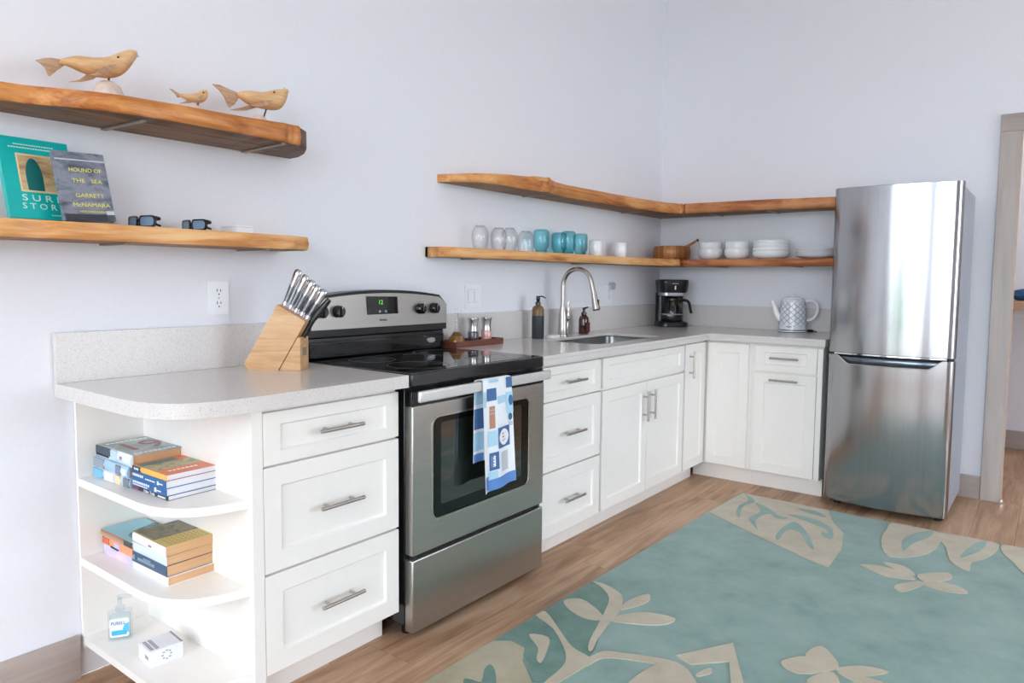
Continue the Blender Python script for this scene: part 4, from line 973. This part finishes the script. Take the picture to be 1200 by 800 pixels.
MB().tube(smoothline([(.07, 0, .205), (.115, 0, .218), (.150, 0, .195), (.155, 0, .145), (.130, 0, .095), (.07, 0, .078)], 5), [.011]*26, 12, .8).build('handle', CERAM, kt, smooth=80)
MB().tube(smoothline([(-.075, 0, .085), (-.105, 0, .125), (-.118, 0, .17), (-.138, 0, .212)], 5), [.026-.014*k/15 for k in range(16)], 14, .75).build('spout', CERAM, kt, smooth=80)
LAT = plain('lattice_grey', (150, 155, 172), .3)
def lat(a, z): r = kr(z)+.0006; return Vector((r*math.cos(a), r*math.sin(a), z))
CW, CH = 2*PI/12, .042
lk = MB()
def quatre(ac, zc):
    pts = []
    for q in range(4):
        for j in range(5):
            th = -PI/4+q*PI/2+(PI/2)*j/4
            cx_, cz_ = [(1, 0), (0, 1), (-1, 0), (0, -1)][q]
            t = (j-2)/2*1.15
            px_ = cx_*.5+(.36*math.cos(t*1.1+q*PI/2)); pz_ = cz_*.5+(.36*math.sin(t*1.1+q*PI/2))
            pts.append(lat(ac+px_*CW*.54, zc+pz_*CH*.54))
    return pts+[pts[0]]
for k in range(12):
    for j in range(4):
        for off in (0, 1):
            ac = (k+.5*off)*CW; zc = .060+(j+.5*off)*CH*.92
            if zc > .20: continue
            q = quatre(ac, zc); MB().tube(q, .0011, 5).build('lattice_tile', LAT, kt)
for i in range(6): MB().box(-.012+i*.005, -.0085+i*.005, -.0005, .0005, 0, .006).build('lettering_mark', INKD, kt, loc=lat(-PI/2-.35, .036)+Vector((0, -.0012, 0)), rot=(0, 0, -.35))
pl = MB().box(-.018, .018, -.009, .009, 0, .016).build('cord_plug', BLACKM, kt, loc=(.118, .03, .001), rot=(0, 0, .4), bevel=.003)
MB().tube(smoothline([(.085, .02, .008), (.12, .03, .01), (.16, .06, .004), (.17, .09, .004)], 4), .003, 8).build('cord', BLACKM, kt)

kt.scale = (KS, KS, KS)
# ------------------------------------------------------------------ knife block
A0 = pix(285, 433, 'z', ZC); A1 = pix(352, 434.5, 'z', ZC)
dv = (A1-A0); ln = dv.length; ang = math.atan2(dv.y, dv.x)
kn = thing('knife_block', 'slanted pale wood knife block full of steel-handled knives on the counter', 'knife block', (A0.x, A0.y, ZC), ang)
TK = .078; Q = ln/.215
MB().prism([(0, .018), (.018*Q, 0), (.132*Q, 0), (.236*Q, .168), (.132*Q, .226)], 0, TK, lambda u, v, w: (u, w, v)).build('block', BLOCK, kn, bevel=.002)
MB().prism([(.134*Q, 0), (ln, 0), (ln, .114), (.2045*Q, .114)], .002, TK-.002, lambda u, v, w: (u, w, v)).build('foot_block', BLOCK, kn, bevel=.002)
MB().box(ln, ln+.0008, .022, .056, .05, .078).build('label_plate', C('plate_grey', (132, 128, 120), .4), kn)
sd = Vector((.104*Q, 0, .168)).normalized()
def knife(t, off, L, tilt, fat=1.35):
    p = Vector((.132*Q, 0, .226)).lerp(Vector((.236*Q, 0, .168)), t); p.y = off
    d = (sd+Vector((tilt, 0, 0))).normalized(); b = MB()
    b.tube([p-d*.004, p+d*.006, p+d*.02, p+d*L*.5, p+d*L*.82, p+d*L*.95, p+d*L], [.0085*fat, .0085*fat, .0065*fat, .0085*fat, .0105*fat, .0098*fat, .005*fat], 14, .68)
    h_ = b.build('knife_handle', plain('knife_steel', (206, 206, 210), .12, 1, var=.02), kn, smooth=60)
    b = MB(); b.tube([p+d*L*.1, p+d*L*.5, p+d*L*.8], [.0055*fat, .0075*fat, .0085*fat], 12, .5)
    o_ = b.build('handle_inlay', plain('knife_inlay', (120, 122, 128), .25, 1), h_); o_.location = (0, -.0028, 0)
for t, L, ti in ((.10, .135, -.12), (.30, .132, -.05), (.50, .128, 0), (.70, .124, .02), (.90, .122, .06)):
    knife(t, TK*.45, L, ti)
for t in (.22, .42, .62): knife(t, TK*.78, .11, -.02, 1.1)
pb_ = Vector((.215*Q, TK*.5, .122))
MB().tube([pb_-sd*.01, pb_+sd*.06, pb_+(sd+Vector((.10, 0, 0)))*.10, pb_+(sd+Vector((.14, 0, 0)))*.14], [.010, .011, .013, .009], 12, .6).build('scissor_handle', BLACKM, kn, smooth=60)

# ------------------------------------------------------------------ tray with oil and mills
ty0, ty1 = -.155, -.035
tx0, tx1 = -2.405, pix(590, 398, 'y', ty0).x
ty = thing('serving_tray', 'dark reddish wooden tray holding oil and mills beside the stove', 'tray', (tx0, ty1, ZC)); LX = tx1-tx0; LY = ty1-ty0
MB().box(0, LX, -LY, 0, 0, .008).build('base', TRAYW, ty, bevel=.001)
for a in ((0, LX, -LY, -LY+.009), (0, LX, -.009, 0), (0, .009, -LY+.009, -.009), (LX-.009, LX, -LY+.009, -.009)): MB().box(a[0], a[1], a[2], a[3], .008, .029).build('rim', TRAYW, ty, bevel=.001)
yo = -.092
def tx(u): return pix(u, 390, 'y', yo).x
oil = thing('oil_bottle', 'round glass oil flask with amber oil and slim neck on tray', 'bottle', (tx(535), yo, ZC+.0082))
fp = [(.036, 0), (.042, .006), (.043, .016), (.036, .034), (.022, .052), (.011, .066), (.008, .085), (.0075, .14), (.010, .150)]
MB().lathe([(.0006, 0)]+fp+[(r-.0018, z) for r, z in reversed(fp)]+[(.0006, .003)], 30).build('flask', CLEAR, oil, smooth=60)
MB().lathe([(.0006, .004), (.034, .004), (.0395, .008), (.0405, .016), (.034, .032), (.026, .044), (.0006, .044)], 28).build('oil', plain('amber_oil', (150, 92, 10), .08, var=.08, coat=.3), oil, smooth=60)
MB().lathe([(.0006, .0442), (.026, .0442), (.015, .060), (.0006, .062)], 24).build('oil_top', clear('oil_film', (.62, .42, .16), .05, 1, 1.4), oil)
MB().tube([(0, 0, .145), (0, 0, .172)], [.006, .0045], 12).build('pourer', CLEAR, oil)
MB().tube([(.006, 0, .130), (.020, -.003, .146), (.030, -.004, .160)], .0025, 8).build('spout', CLEAR, oil)
for u, l, colr, nm in ((554.5, 'steel-topped pepper mill with dark peppercorns on tray', (72, 74, 78), 'pepper'), (570, 'steel-topped salt mill with pink salt on tray', (226, 172, 164), 'salt')):
    ml = thing('spice_mill', l, 'mill', (tx(u), yo, ZC+.0082), 0, 'spice mills')
    MB().lathe([(.0006, .0), (.024, 0), (.026, .003), (.026, .050), (.023, .058), (.0006, .058)], 28).build('jar', plain('fill_'+nm, colr, .3, var=.35, scale=300, coat=.8), ml, smooth=50)
    MB().lathe([(.0006, .058), (.0235, .058), (.021, .070), (.021, .085), (.0255, .112), (.027, .116), (.027, .122), (.025, .124), (.0006, .124)], 28).build('grinder', brushed('mill_steel', (200, 198, 196), .22, 'z'), ml, smooth=40)

# ------------------------------------------------------------------ faucet, bottles, sponge
fa = thing('kitchen_faucet', 'brushed nickel gooseneck pull-down faucet behind the sink', 'faucet', (-1.452, -.108, ZC))
MB().lathe([(.031, 0), (.031, .006), (.027, .012), (.024, .06), (.0225, .12), (.016, .16), (.0135, .175), (.0006, .176)], 28).build('body', NICKEL, fa, smooth=50)
arc_ = [(0, 0, .165), (0, 0, .22), (0, 0, .285)]+[(0, -.094+.094*math.cos(a), .285+.094*math.sin(a)) for a in [PI*k/14 for k in range(1, 14)]]+[(0, -.194, .268), (0, -.200, .250)]
MB().tube(arc_, .0125, 18).build('neck', NICKEL, fa, smooth=60)
hd = MB().tube([(0, -.199, .252), (0, -.204, .228), (0, -.213, .186), (0, -.219, .158)], [.0145, .0155, .020, .022], 20).build('spray_head', NICKEL, fa, smooth=50)
MB().tube([(0, -.219, .159), (0, -.2205, .152)], [.0205, .019], 20).build('nozzle', BLACKM, hd)
MB().box(-.004, .004, -.2345, -.2245, .172, .212).build('spray_button', BLACKM, hd, bevel=.002)
MB().tube([(.018, 0, .095), (.046, -.004, .098)], [.015, .018], 16).build('valve', NICKEL, fa, smooth=50)
MB().tube(smoothline([(.040, -.004, .098), (.046, -.006, .13), (.043, -.008, .17), (.045, -.01, .195)], 4), [.011]*7+[.0075]*6, 12, .7).build('lever', NICKEL, fa, smooth=60)
MB().tube(smoothline([(.03, 0, .03), (.045, -.002, .06), (.046, -.004, .095)], 4), .006, 10).build('stay', NICKEL, fa)
sb = thing('soap_bottle', 'tall black and brown soap pump bottle left of the faucet', 'bottle', (-1.690, -.105, ZC))
MB().lathe([(.0006, 0), (.030, 0), (.033, .004), (.033, .125), (.0006, .125)], 28).build('label_sleeve', plain('slate_label', (46, 52, 58), .5), sb, smooth=50)
MB().lathe([(.0006, .1252), (.0325, .1252), (.0325, .158), (.026, .172), (.013, .180), (.0006, .180)], 28).build('bottle', plain('amber_plastic', (112, 84, 50), .3), sb, smooth=50)
MB().lathe([(.0006, .1802), (.014, .1802), (.014, .196), (.009, .200), (.0095, .206), (.011, .208), (.011, .226), (.009, .230), (.0006, .230)], 20).build('pump', BLACK, sb, smooth=50)
MB().tube(smoothline([(.005, 0, .226), (.030, -.008, .227), (.048, -.013, .218)], 4), .0035, 8).build('spout', BLACK, sb)
for z in (.055, .075): MB().prism(ell(0, 0, .005, .006, 12), 0, .0006).build('print', INKG, sb, loc=(.026, -.0208, z), rot=(PI/2, 0, .9))
bb = thing('soap_bottle', 'small dark brown soap bottle with black pump right of faucet', 'bottle', (-1.235, -.115, ZC))
MB().lathe([(.0006, 0), (.028, 0), (.030, .004), (.030, .085), (.026, .100), (.014, .112), (.0006, .113)], 28).build('bottle', plain('brown_glass', (58, 26, 20), .12, coat=.5), bb, smooth=50)
MB().box(-.020, .020, -.0302, -.0285, .012, .07).build('label', plain('brown_label', (92, 40, 32), .5), bb)
MB().lathe([(.0006, .1132), (.0165, .1132), (.0165, .128), (.008, .131), (.008, .148), (.0006, .148)], 20).build('pump', BLACK, bb, smooth=50)
MB().tube([(-.008, 0, .150), (.006, -.002, .152), (.028, -.010, .158)], [.006, .006, .0045], 10).build('nozzle', BLACK, bb)
sp = MB().prism(rrect(-.038, .038, -.024, .024, .008), 0, .014).build('soap_dish', plain('white_dish', (238, 236, 236), .4), None, bevel=.003, loc=(-1.575, -.125, ZC)); tag(sp, 'small white rectangular soap dish between soap bottle and faucet', 'dish')

# ------------------------------------------------------------------ outlets and switch
def plate(name, label, xc, zc, w, h_):
    root = thing(name, label, 'outlet' if 'outlet' in name else 'switch', (xc, 0, zc))
    MB().prism(rrect(-w/2, w/2, -h_/2, h_/2, .005), -.007, -.0005, XZ).build('cover_plate', WHITEP, root, bevel=.003)
    return root
def outlet(label, xc, zc):
    r = plate('wall_outlet', label, xc, zc, .076, .116)
    for z in (-.0215, .0215):
        s_ = MB().prism(rrect(-.017, .017, z-.0145, z+.0145, .011), -.0085, -.007, XZ).build('socket', WHITEP, r, bevel=.0005)
        for x, hh in ((-.0065, .005), (.0065, .004)): MB().box(x-.0013, x+.0013, -.0088, -.0085, z+.002-hh+.003, z+.002+hh+.003).build('slot', INKD, s_)
        MB().prism(ell(0, z-.008, .0026, .0026, 12), -.0088, -.0085, XZ).build('ground_hole', INKD, s_)
    MB().prism(ell(0, 0, .0025, .0025, 10), -.0082, -.007, XZ).build('screw', INKG, r)
    return r
outlet('white duplex wall outlet above the rounded counter', -3.482, 1.157)
o3 = outlet('white wall outlet with a clear plug-in above the counter near the corner', -.755, 1.140)
MB().lathe([(.0006, .05), (.018, .048), (.024, .035), (.024, .012), (.018, .003), (.0006, .0)], 20).build('plug_in', clear('plug_clear', (.80, .82, .85), .1, 1, 1.45), o3, loc=(.012, -.022, .03), smooth=60)
sw = plate('light_switch', 'white double rocker switch plate above the oil bottle', -2.115, 1.147, .119, .117)
for x in (-.023, .023):
    f_ = MB().prism(rrect(x-.0175, x+.0175, -.034, .034, .002), -.0085, -.007, XZ).build('rocker_frame', plain('frame_grey', (214, 217, 224), .5), sw, bevel=.0005)
    MB().add([(x-.0155, -.0087, -.031), (x+.0155, -.0087, -.031), (x+.0155, -.0125, 0), (x-.0155, -.0125, 0), (x-.0155, -.0087, .031), (x+.0155, -.0087, .031)], [(0, 1, 2, 3), (3, 2, 5, 4)]).build('rocker', WHITEP, f_)

# ------------------------------------------------------------------ sanitizer and carton on the lowest end shelf
sz = thing('sanitizer_bottle', 'clear hand sanitizer pump bottle with blue label on the bottom end shelf', 'bottle', (-3.885, -.105, Z3), math.radians(-32))
MB().prism(rrect(-.033, .033, -.020, .020, .014), 0, .085).build('bottle', clear('sanitizer_plastic', (.95, .975, .99), .06, .7, 1.3), sz, bevel=.004)
MB().prism(rrect(-.028, .028, -.016, .016, .012), .003, .074).build('gel', clear('sanitizer_gel', (.93, .97, .99), .1, .3, 1.15), sz)
lb_ = MB().prism(rrect(-.026, .026, .012, .070, .006), -.0212, -.0203, XZ).build('label', plain('label_white', (236, 242, 248), .5), sz)
MB().prism(rrect(-.022, .020, .018, .033, .003), -.0216, -.0212, XZ).build('label_band', plain('label_blue', (70, 180, 222), .5), lb_)
MB().prism([(.008, .036), (.026, .022), (.026, .056), (.014, .05)], -.0215, -.0212, XZ).build('label_swoosh', plain('label_cyan', (90, 196, 240), .5), lb_)
text('PURELL', .014, plain('ink_navy', (38, 46, 122), .5), lb_, frame_m((-.003, -.0214, .055), (1, 0, 0), (0, 0, 1)), width=.038)
MB().lathe([(.012, .085), (.013, .088), (.013, .1), (.006, .103), (.006, .125), (.0006, .126)], 20).build('pump', clear('pump_plastic', (.93, .95, .97), .1, .7, 1.35), sz)
MB().tube([(-.006, 0, .127), (.01, 0, .13), (.034, 0, .126)], [.008, .007, .004], 10).build('nozzle', clear('pump_plastic', (.9, .93, .96), .1, .7, 1.4), sz)
c0 = pix(176, 783, 'z', Z3); c1 = pix(215, 768.5, 'z', Z3)
cx = thing('small_carton', 'small white printed carton on the bottom end shelf', 'box', (c0.x, c0.y, Z3), math.atan2(c1.y-c0.y, c1.x-c0.x))
CL_ = (c1-c0).length
MB().box(0, CL_, 0, .085, 0, .046).build('carton', plain('carton_white', (230, 230, 238), .5), cx, bevel=.0008)
MB().box(CL_-.006, CL_, 0, .085, .046, .0464).build('edge_stripe', INKG, cx)
for j in range(2):
    for i in range(6): MB().box(.006+j*.014, .016+j*.014, .010+i*.011, .018+i*.011, .046, .0464).build('print', INKG, cx)
for k in range(8):
    a = 2*PI*k/8; MB().box(-.003, .003, -.0004, 0, -.0018, .0018).build('print', INKG, cx, loc=(CL_*.5+.012*math.cos(a), 0, .024+.012*math.sin(a)))
MB().box(-.0004, 0, .012, .036, .018, .028).build('print', INKG, cx)

# ------------------------------------------------------------------ rug
RT = .012
rg = thing('area_rug', 'pale teal area rug with beige carved leaf and flower pattern', 'rug', (-.795, -.922, 0), math.radians(-1.3))
def pile(name, cols, sc_=9, rough=.95):
    mt, nt, b, lk = base(name)
    v = coords(nt); f = noise(nt, v, sc_, 5, .65); g = noise(nt, v, 420, 2)
    lk.new(mix_ramp(nt, f, [(.3+.4*i/(len(cols)-1), srgb(*c)) for i, c in enumerate(cols)]), b.inputs['Base Color'])
    b.inputs['Roughness'].default_value = rough; b.inputs['Specular IOR Level'].default_value = .1
    b.inputs['Sheen Weight'].default_value = .25; bump(nt, b, g, .5, .003); return mt
PT = pile('pile_teal', [(116, 146, 138), (134, 162, 154), (147, 173, 165)], 5)
PD = pile('pile_dark_teal', [(84, 118, 108), (100, 134, 123), (114, 146, 135)], 8)
PB = pile('pile_beige', [(178, 168, 146), (190, 180, 158), (199, 190, 170)], 7)
PBD = pile('pile_tan', [(158, 147, 120), (173, 163, 137), (185, 176, 152)], 5)
rl, rwid = 3.05, 2.44
MB().prism(rrect(-rl, 0, -rwid, 0, .01, 3), .001, RT).build('pile', PT, rg, bevel=.004)
MB().prism(rrect(-rl-.004, .004, -rwid-.004, .004, .01, 3), .0, .007).build('binding', plain('rug_binding', (150, 176, 168), .9), rg)
IM = Matrix.Rotation(math.radians(1.3), 4, 'Z') @ Matrix.Translation((.795, .922, 0))
MOT = [0]
def motif(pts, ox, oy, s, mt, h0=.0, h1=.0025, sm=True, name='motif'):
    L = []
    for u, v in pts:
        p = IM @ pix(ox+u/s, oy+v/s, 'z', RT); L.append((min(-.006, p.x), min(-.006, p.y), 0))
    if sm: L = [(min(-.005, p.x), min(-.005, p.y)) for p in closed_smooth(L, 3)]
    else: L = [(x, y) for x, y, _ in L]
    MOT[0] += 1; MB().prism(L, RT+h0, RT+h1+MOT[0]*.00004).build(name, mt, rg, smooth=0)
qa = lambda pts, mt, **k: motif(pts, 780, 570, 2.857, mt, **k)
qb = lambda pts, mt, **k: motif(pts, 480, 660, 2.857, mt, **k)
qc = lambda pts, mt, **k: motif(pts, 460, 560, 1.6216, mt, **k)
qa([(265, 18), (410, 45), (545, 82), (562, 122), (597, 158), (588, 210), (545, 272), (480, 245), (300, 162), (138, 84)], PB, sm=False)
for v in ([(265, 22), (300, 50), (270, 62), (255, 75), (246, 105), (236, 90), (247, 64), (278, 46)],
          [(300, 55), (345, 75), (380, 98), (412, 108), (372, 108), (350, 92), (320, 100), (300, 118), (308, 146), (285, 120), (280, 105), (318, 84)],
          [(368, 170), (390, 140), (430, 120), (460, 140), (485, 175), (495, 213), (470, 190), (455, 160), (425, 145), (400, 150), (380, 178)],
          [(410, 95), (480, 105), (540, 130), (560, 150), (558, 176), (530, 170), (520, 154), (545, 158), (530, 140), (480, 120)],
          [(440, 75), (500, 83), (540, 105), (505, 98)]): qa(v, PT, h0=.0025, h1=.0034, name='vein')
qa([(762, 120), (830, 135), (905, 152), (925, 175), (880, 225), (750, 235), (722, 180), (740, 145)], PB)
qa([(790, 200), (800, 175), (850, 155), (900, 148), (880, 172), (830, 192), (800, 216)], PT, h0=.0025, h1=.0034, name='vein')
qa([(915, 155), (1000, 163), (1108, 183), (1112, 212), (1075, 240), (1025, 255), (1018, 280), (990, 275), (950, 245), (940, 205), (918, 180)], PB)
qa([(985, 240), (1000, 220), (1040, 190), (1075, 185), (1060, 212), (1020, 232)], PT, h0=.0025, h1=.0034, name='vein')
qa([(1130, 195), (1230, 205), (1300, 260), (1270, 330), (1200, 292), (1165, 255), (1130, 225)], PB)
for v in ([(650, 262), (720, 268), (800, 290), (835, 312), (740, 302), (690, 282)], [(730, 255), (800, 268), (835, 298), (780, 285)], [(845, 295), (945, 290), (952, 312), (870, 320)],
          [(855, 325), (900, 318), (980, 335), (1012, 359), (930, 351)], [(768, 332), (850, 318), (860, 332), (790, 354)]): qa(v, PB, name='petal')
qb([(520, 110), (600, 56), (660, 90), (690, 160), (650, 190), (620, 290), (560, 330), (480, 380), (415, 395), (380, 300), (265, 256), (400, 180)], PD, h1=.0016)
qb([(600, 58), (660, 75), (712, 110), (705, 160), (675, 192), (635, 245), (612, 292), (598, 290), (605, 255), (640, 190), (668, 120), (640, 80)], PB, h1=.003)
qb([(515, 128), (570, 120), (620, 150), (650, 187), (600, 190), (545, 165)], PB, h1=.003, name='petal'); qb([(705, 155), (735, 125), (800, 104), (798, 130), (740, 150)], PB, h1=.003, name='petal')
qb([(670, 190), (720, 172), (800, 166), (890, 187), (840, 208), (730, 202)], PB, h1=.003, name='petal')
qb([(412, 172), (455, 163), (500, 222), (545, 282), (610, 322), (590, 345), (500, 400), (430, 440), (440, 410), (510, 350), (522, 300), (480, 220)], PB, h1=.003)
qb([(600, 320), (650, 296), (720, 303), (840, 320), (915, 345), (960, 400), (1000, 480), (950, 480), (925, 400), (880, 352), (820, 337), (700, 320), (640, 320), (595, 345)], PB, h1=.003)
qb([(400, 240), (465, 250), (462, 290), (440, 335), (425, 320), (430, 285)], PB, h1=.003)
qb([(268, 257), (340, 262), (385, 285), (378, 330), (415, 410), (430, 560), (-150, 560), (-100, 450), (0, 400)], PBD, sm=False)
qb([(180, 395), (205, 392), (240, 400), (250, 360), (268, 342), (285, 360), (290, 410), (275, 480), (190, 470)], PD, h0=.0025, h1=.0034, name='vein')
qb([(890, 310), (1083, 268), (1118, 400), (1130, 500), (1085, 500), (1070, 330), (940, 340)], PB, sm=False)
qb([(740, 395), (830, 340), (900, 362), (940, 420), (960, 520), (800, 500), (720, 440)], PB); qb([(960, 372), (1005, 352), (1010, 368), (970, 380)], PB)
for v in ([(738, 350), (790, 340), (838, 365), (770, 372)], [(785, 335), (815, 320), (845, 350), (842, 366), (800, 350)], [(842, 364), (890, 358), (942, 370), (880, 378)], [(788, 384), (836, 370), (850, 405), (800, 415)], [(846, 370), (932, 389), (900, 396)]): qc(v, PB, name='petal')
# fringe of the unseen half: a few more leaves so the rug is patterned everywhere
for x, y, a, s_ in ((-1.4, -2.0, .4, .3), (-.6, -1.7, 2.2, .26), (-2.3, -1.9, 1.2, .32), (-2.7, -1.3, 2.6, .26), (-1.0, -2.15, .1, .24), (-1.9, -2.2, 3.0, .22)):
    pts = [(0, 0), (.3, .16), (.7, .17), (1, 0), (.7, -.14), (.3, -.12)]
    L = [(x+s_*(u*math.cos(a)-v*math.sin(a)), y+s_*(u*math.sin(a)+v*math.cos(a)), 0) for u, v in pts]
    MB().prism([(min(-.02, p.x), min(-.02, max(-rwid+.02, p.y))) for p in closed_smooth(L, 4)], RT, RT+.003).build('petal', PB, rg, smooth=0)
